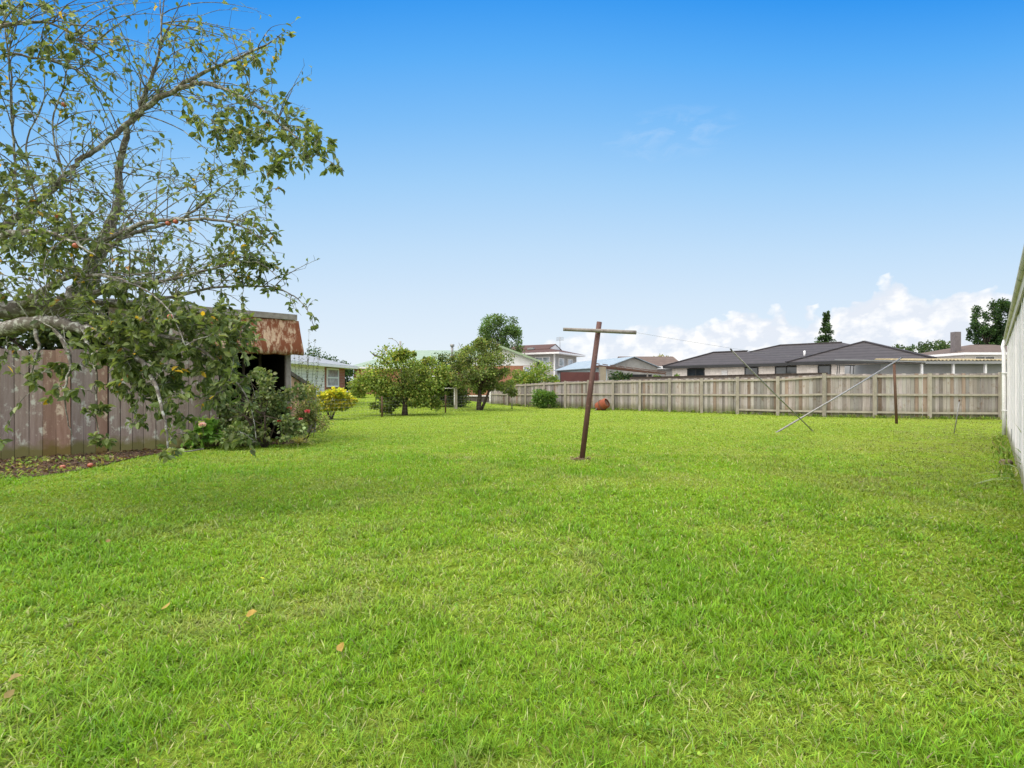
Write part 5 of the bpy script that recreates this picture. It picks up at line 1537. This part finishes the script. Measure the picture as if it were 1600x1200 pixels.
def shed_plants():
    b = fl(s_of_px(464), .5, 0)
    grow('rose_bush', 'thin straggly rose bush with pale leaves at the shed corner', 'shrub', b, .5,
         [(0, 0, .9, .5, .4, .7, 2), (.2, 0, .55, .5, .35, .5, 1.4)], 2100, .06, [(.22, .25, .08), (.29, .28, .11), (.16, .20, .06), (.26, .20, .09)], (2, 1.5, 2, .8), .012, 9, 26, .34, multi=4, fill=.2, part='foliage', stem='stems', big=True)
    for px, py, Y, r, c, lb in ((480, 643, 12.2, .075, (.80, .17, .20), 'coral pink bloom on the right side of the rose bush'), (452, 638, 11.9, .065, (.75, .27, .2), 'salmon bloom on the upper left of the rose bush'),
                                (437, 658, 11.7, .055, (.62, .05, .07), 'red bloom low against the dark shed post'), (470, 655, 11.9, .05, (.72, .22, .22), 'pale coral bloom low on the rose bush'),
                                (316, 664, 10.2, .075, (.80, .55, .58), 'pale pink bloom above the low leafy plant by the boards')):
        flower(W(px, py, Y), r, c, lb, 'blooms by the shed')
    # tall wispy stalks
    b = fl(s_of_px(475), .1, 0)
    t = thing('wispy_shrub', 'tall wispy stalks with tiny leaves rising against the white house', 'shrub', b)
    mb = MB(); LP, LD = [], []
    for px, top, px0 in ((466, 530, 470), (483, 515, 478), (484, 535, 474), (492, 532, 482), (500, 545, 485), (472, 560, 470), (480, 560, 476), (506, 580, 488), (460, 545, 466), (497, 560, 482)):
        p0 = W(px0, 690, 14.2); p1 = W(px, top, 14.2); P = []
        for j in range(9):
            f = j / 8; q = p0.lerp(p1, f); q.z += 0; q = jit(q, .012); P.append(q - b)
            if f > .25:
                for _ in range(9): LP.append(np.array(p0.lerp(p1, min(1, f + random.uniform(-.06, .06))) - b) + rng.normal(0, .018, 3)); LD.append(rng.normal(0, 1, 3))
        mb.tube(P, [.008 - .0007 * j for j in range(9)], 4)
    mb.build('stems', TWIG, t)
    V, Q, T, C = leaf_arrays(np.array(LP), np.array(LD), rng.uniform(.025, .05, len(LP)), pick_cols(len(LP), [(.08, .10, .04), (.12, .14, .05), (.14, .11, .06)], (1, 1, 1)), True)
    np_mesh('foliage', V, Q, T, C, BUSH, t)
    # yellow strappy clump
    def strappy(name, label, p, n, L, pal, wd):
        t = thing(name, label, 'plant', p); mb = MB()
        for k in range(n):
            a = random.uniform(0, 2 * PI); l = L * random.uniform(.6, 1.15); el = random.uniform(.35, 1.35); c = random.choice(pal); kx = random.uniform(.8, 1.2); c = tuple(q * kx for q in c)
            d = Vector((math.cos(a), math.sin(a), 0)); sd = Vector((-d.y, d.x, 0)); pts = []
            for j in range(6):
                f = j / 5; r = l * f; pts.append(d * (r * math.cos(el) + .12 * l * f * f) + Vector((0, 0, r * math.sin(el) - .45 * l * f * f * math.cos(el) - .12 * l * f ** 3)))
            base_ = len(mb.v)
            for j, q in enumerate(pts):
                w = wd * (1 - (j / 5) ** 2 * .95); mb.v += [tuple(q - sd * w), tuple(q + sd * w)]
            for j in range(5): mb.face((base_ + 2 * j, base_ + 2 * j + 1, base_ + 2 * j + 3, base_ + 2 * j + 2), c, True)
        mb.build('blades', BUSH, t); return t
    strappy('spider_plant', 'yellow strappy leaved clump low at the shed corner', fl(s_of_px(444), 1.0), 110, .5, [(.42, .38, .12), (.32, .33, .08), (.5, .45, .2)], .008).location.z = .03
    strappy('flax_plant', 'spiky green flax plant against the white garage wall', Vector((XatY(1622, 7.2), 7.2, .02)), 34, 1.0, [(.10, .17, .06), (.16, .22, .09), (.22, .25, .12)], .014)
    b = fl(s_of_px(308), .32, .03)
    grow('nasturtium', 'low leafy green plant at the foot of the brown boards', 'plant', b, .15, [(0, 0, .25, .5, .28, .24, 2), (.3, 0, .45, .4, .25, .25, 1), (-.45, .05, .12, .4, .22, .12, 1)], 420, .11, [(.12, .24, .035), (.16, .27, .05), (.09, .18, .03), (.26, .29, .08)], (3, 2, 2, .8), .012, 6, 16, .4, big=True, width=.95, multi=3, fill=.1, part='foliage', stem='stems', flat=1.4)
    b = fl(s_of_px(358), .5, .03)
    grow('nasturtium', 'sprawling yellow green plant beside the leafy shrub by the boards', 'plant', b, .25, [(0, 0, .55, .4, .25, .4, 2), (.2, 0, .3, .5, .3, .25, 2)], 420, .10, [(.17, .23, .06), (.27, .29, .10), (.12, .18, .04)], (2, 1.4, 2), .012, 6, 16, .4, big=True, width=.95, multi=3, fill=.1, part='foliage', stem='stems', flat=1.2)
    # dark hedge of leaves against the fence top behind the apple tree
    b = fl(s_of_px(120), -1.4, 0)
    grow('hedge_tree', 'shadowy leafy tree growing behind the old fence boards', 'tree', b, 1.5, [(-1.2, 0, 2.35, 1.3, .8, .75, 2), (.3, 0, 2.4, 1.1, .8, .75, 2), (-2.8, 0, 2.5, 1.3, .8, .9, 2)], 4200, .10, [(.06, .09, .03), (.09, .12, .04), (.04, .06, .02)], (2, 1, 2), .1, 9, 40, .3, fill=.2, part='foliage')


shed_plants()

# dry twig lying on the bed and fallen leaves on the lawn
o = MB(); a, b_ = W(262, 700, 10.2), W(318, 692, 10.9); a.z = .1; b_.z = .07
o.tube([a, jit(a.lerp(b_, .5), .03), b_], [.008, .012, .014], 6); o = o.build('fallen_branch', GREYWOOD); tag(o, 'dry fallen branch lying on the soil below the brown boards', 'branch')


def fallen(px, py, size, col, label, group='brown leaves fallen on the lawn'):
    size *= .72
    p = G(px, py); p.z = .05
    t = thing('fallen_leaf', label, 'leaf', p, random.uniform(0, 6), group)
    V, Q, T, C = leaf_arrays(np.zeros((1, 3)), np.array([[.5, .6, .35]]), size, np.array([col]), True, .7, 1.0)
    np_mesh('blade', V, Q, T, C, BUSH, t)
    mb = MB(); mb.tube([(0, 0, 0), (-.02, -.025, -.01)], .0015, 4); mb.build('stalk', TWIG, t)


for px, py, s_, c, lb in ((252, 966, .085, (.30, .21, .05), 'pale brown fallen leaf on the left lawn, upper of two'), (384, 976, .09, (.33, .21, .045), 'orange brown fallen leaf lying near a dark twig'),
                          (534, 1034, .085, (.29, .19, .045), 'brown fallen leaf right of the others on the lawn'), (375, 1001, .07, (.10, .065, .035), 'dark curled dead leaf below the orange brown one'),
                          (12, 1083, .12, (.24, .18, .065), 'large dry leaf at the left edge of the lawn'), (6, 1110, .10, (.24, .18, .065), 'crumpled dry leaf nearest the lower left corner'),
                          (414, 916, .05, (.55, .50, .04), 'bright yellow leaf in the grass'), (170, 857, .07, (.22, .15, .06), 'small tan leaf on the far left of the lawn')):
    fallen(px, py, s_ * (.6 if py > 1050 else 1), c, lb)

# ================================================================== CAMERA
cam = bpy.data.cameras.new('camera'); co = bpy.data.objects.new('camera', cam); COL.objects.link(co)
cam.sensor_width = 36; cam.lens = F / 1600 * 36; cam.shift_y = (HY - 600) / 1600; cam.clip_end = 3000; cam.clip_start = .05
co.location = (0, 0, CH); co.rotation_euler = (PI / 2, 0, 0)
scene.camera = co
scene.view_settings.view_transform = 'Standard'; scene.view_settings.look = 'None'; scene.view_settings.exposure = 0; scene.view_settings.gamma = 1
scene.cycles.max_bounces = 6; scene.cycles.diffuse_bounces = 3; scene.cycles.transmission_bounces = 4; scene.cycles.transparent_max_bounces = 8
scene.cycles.use_denoising = True
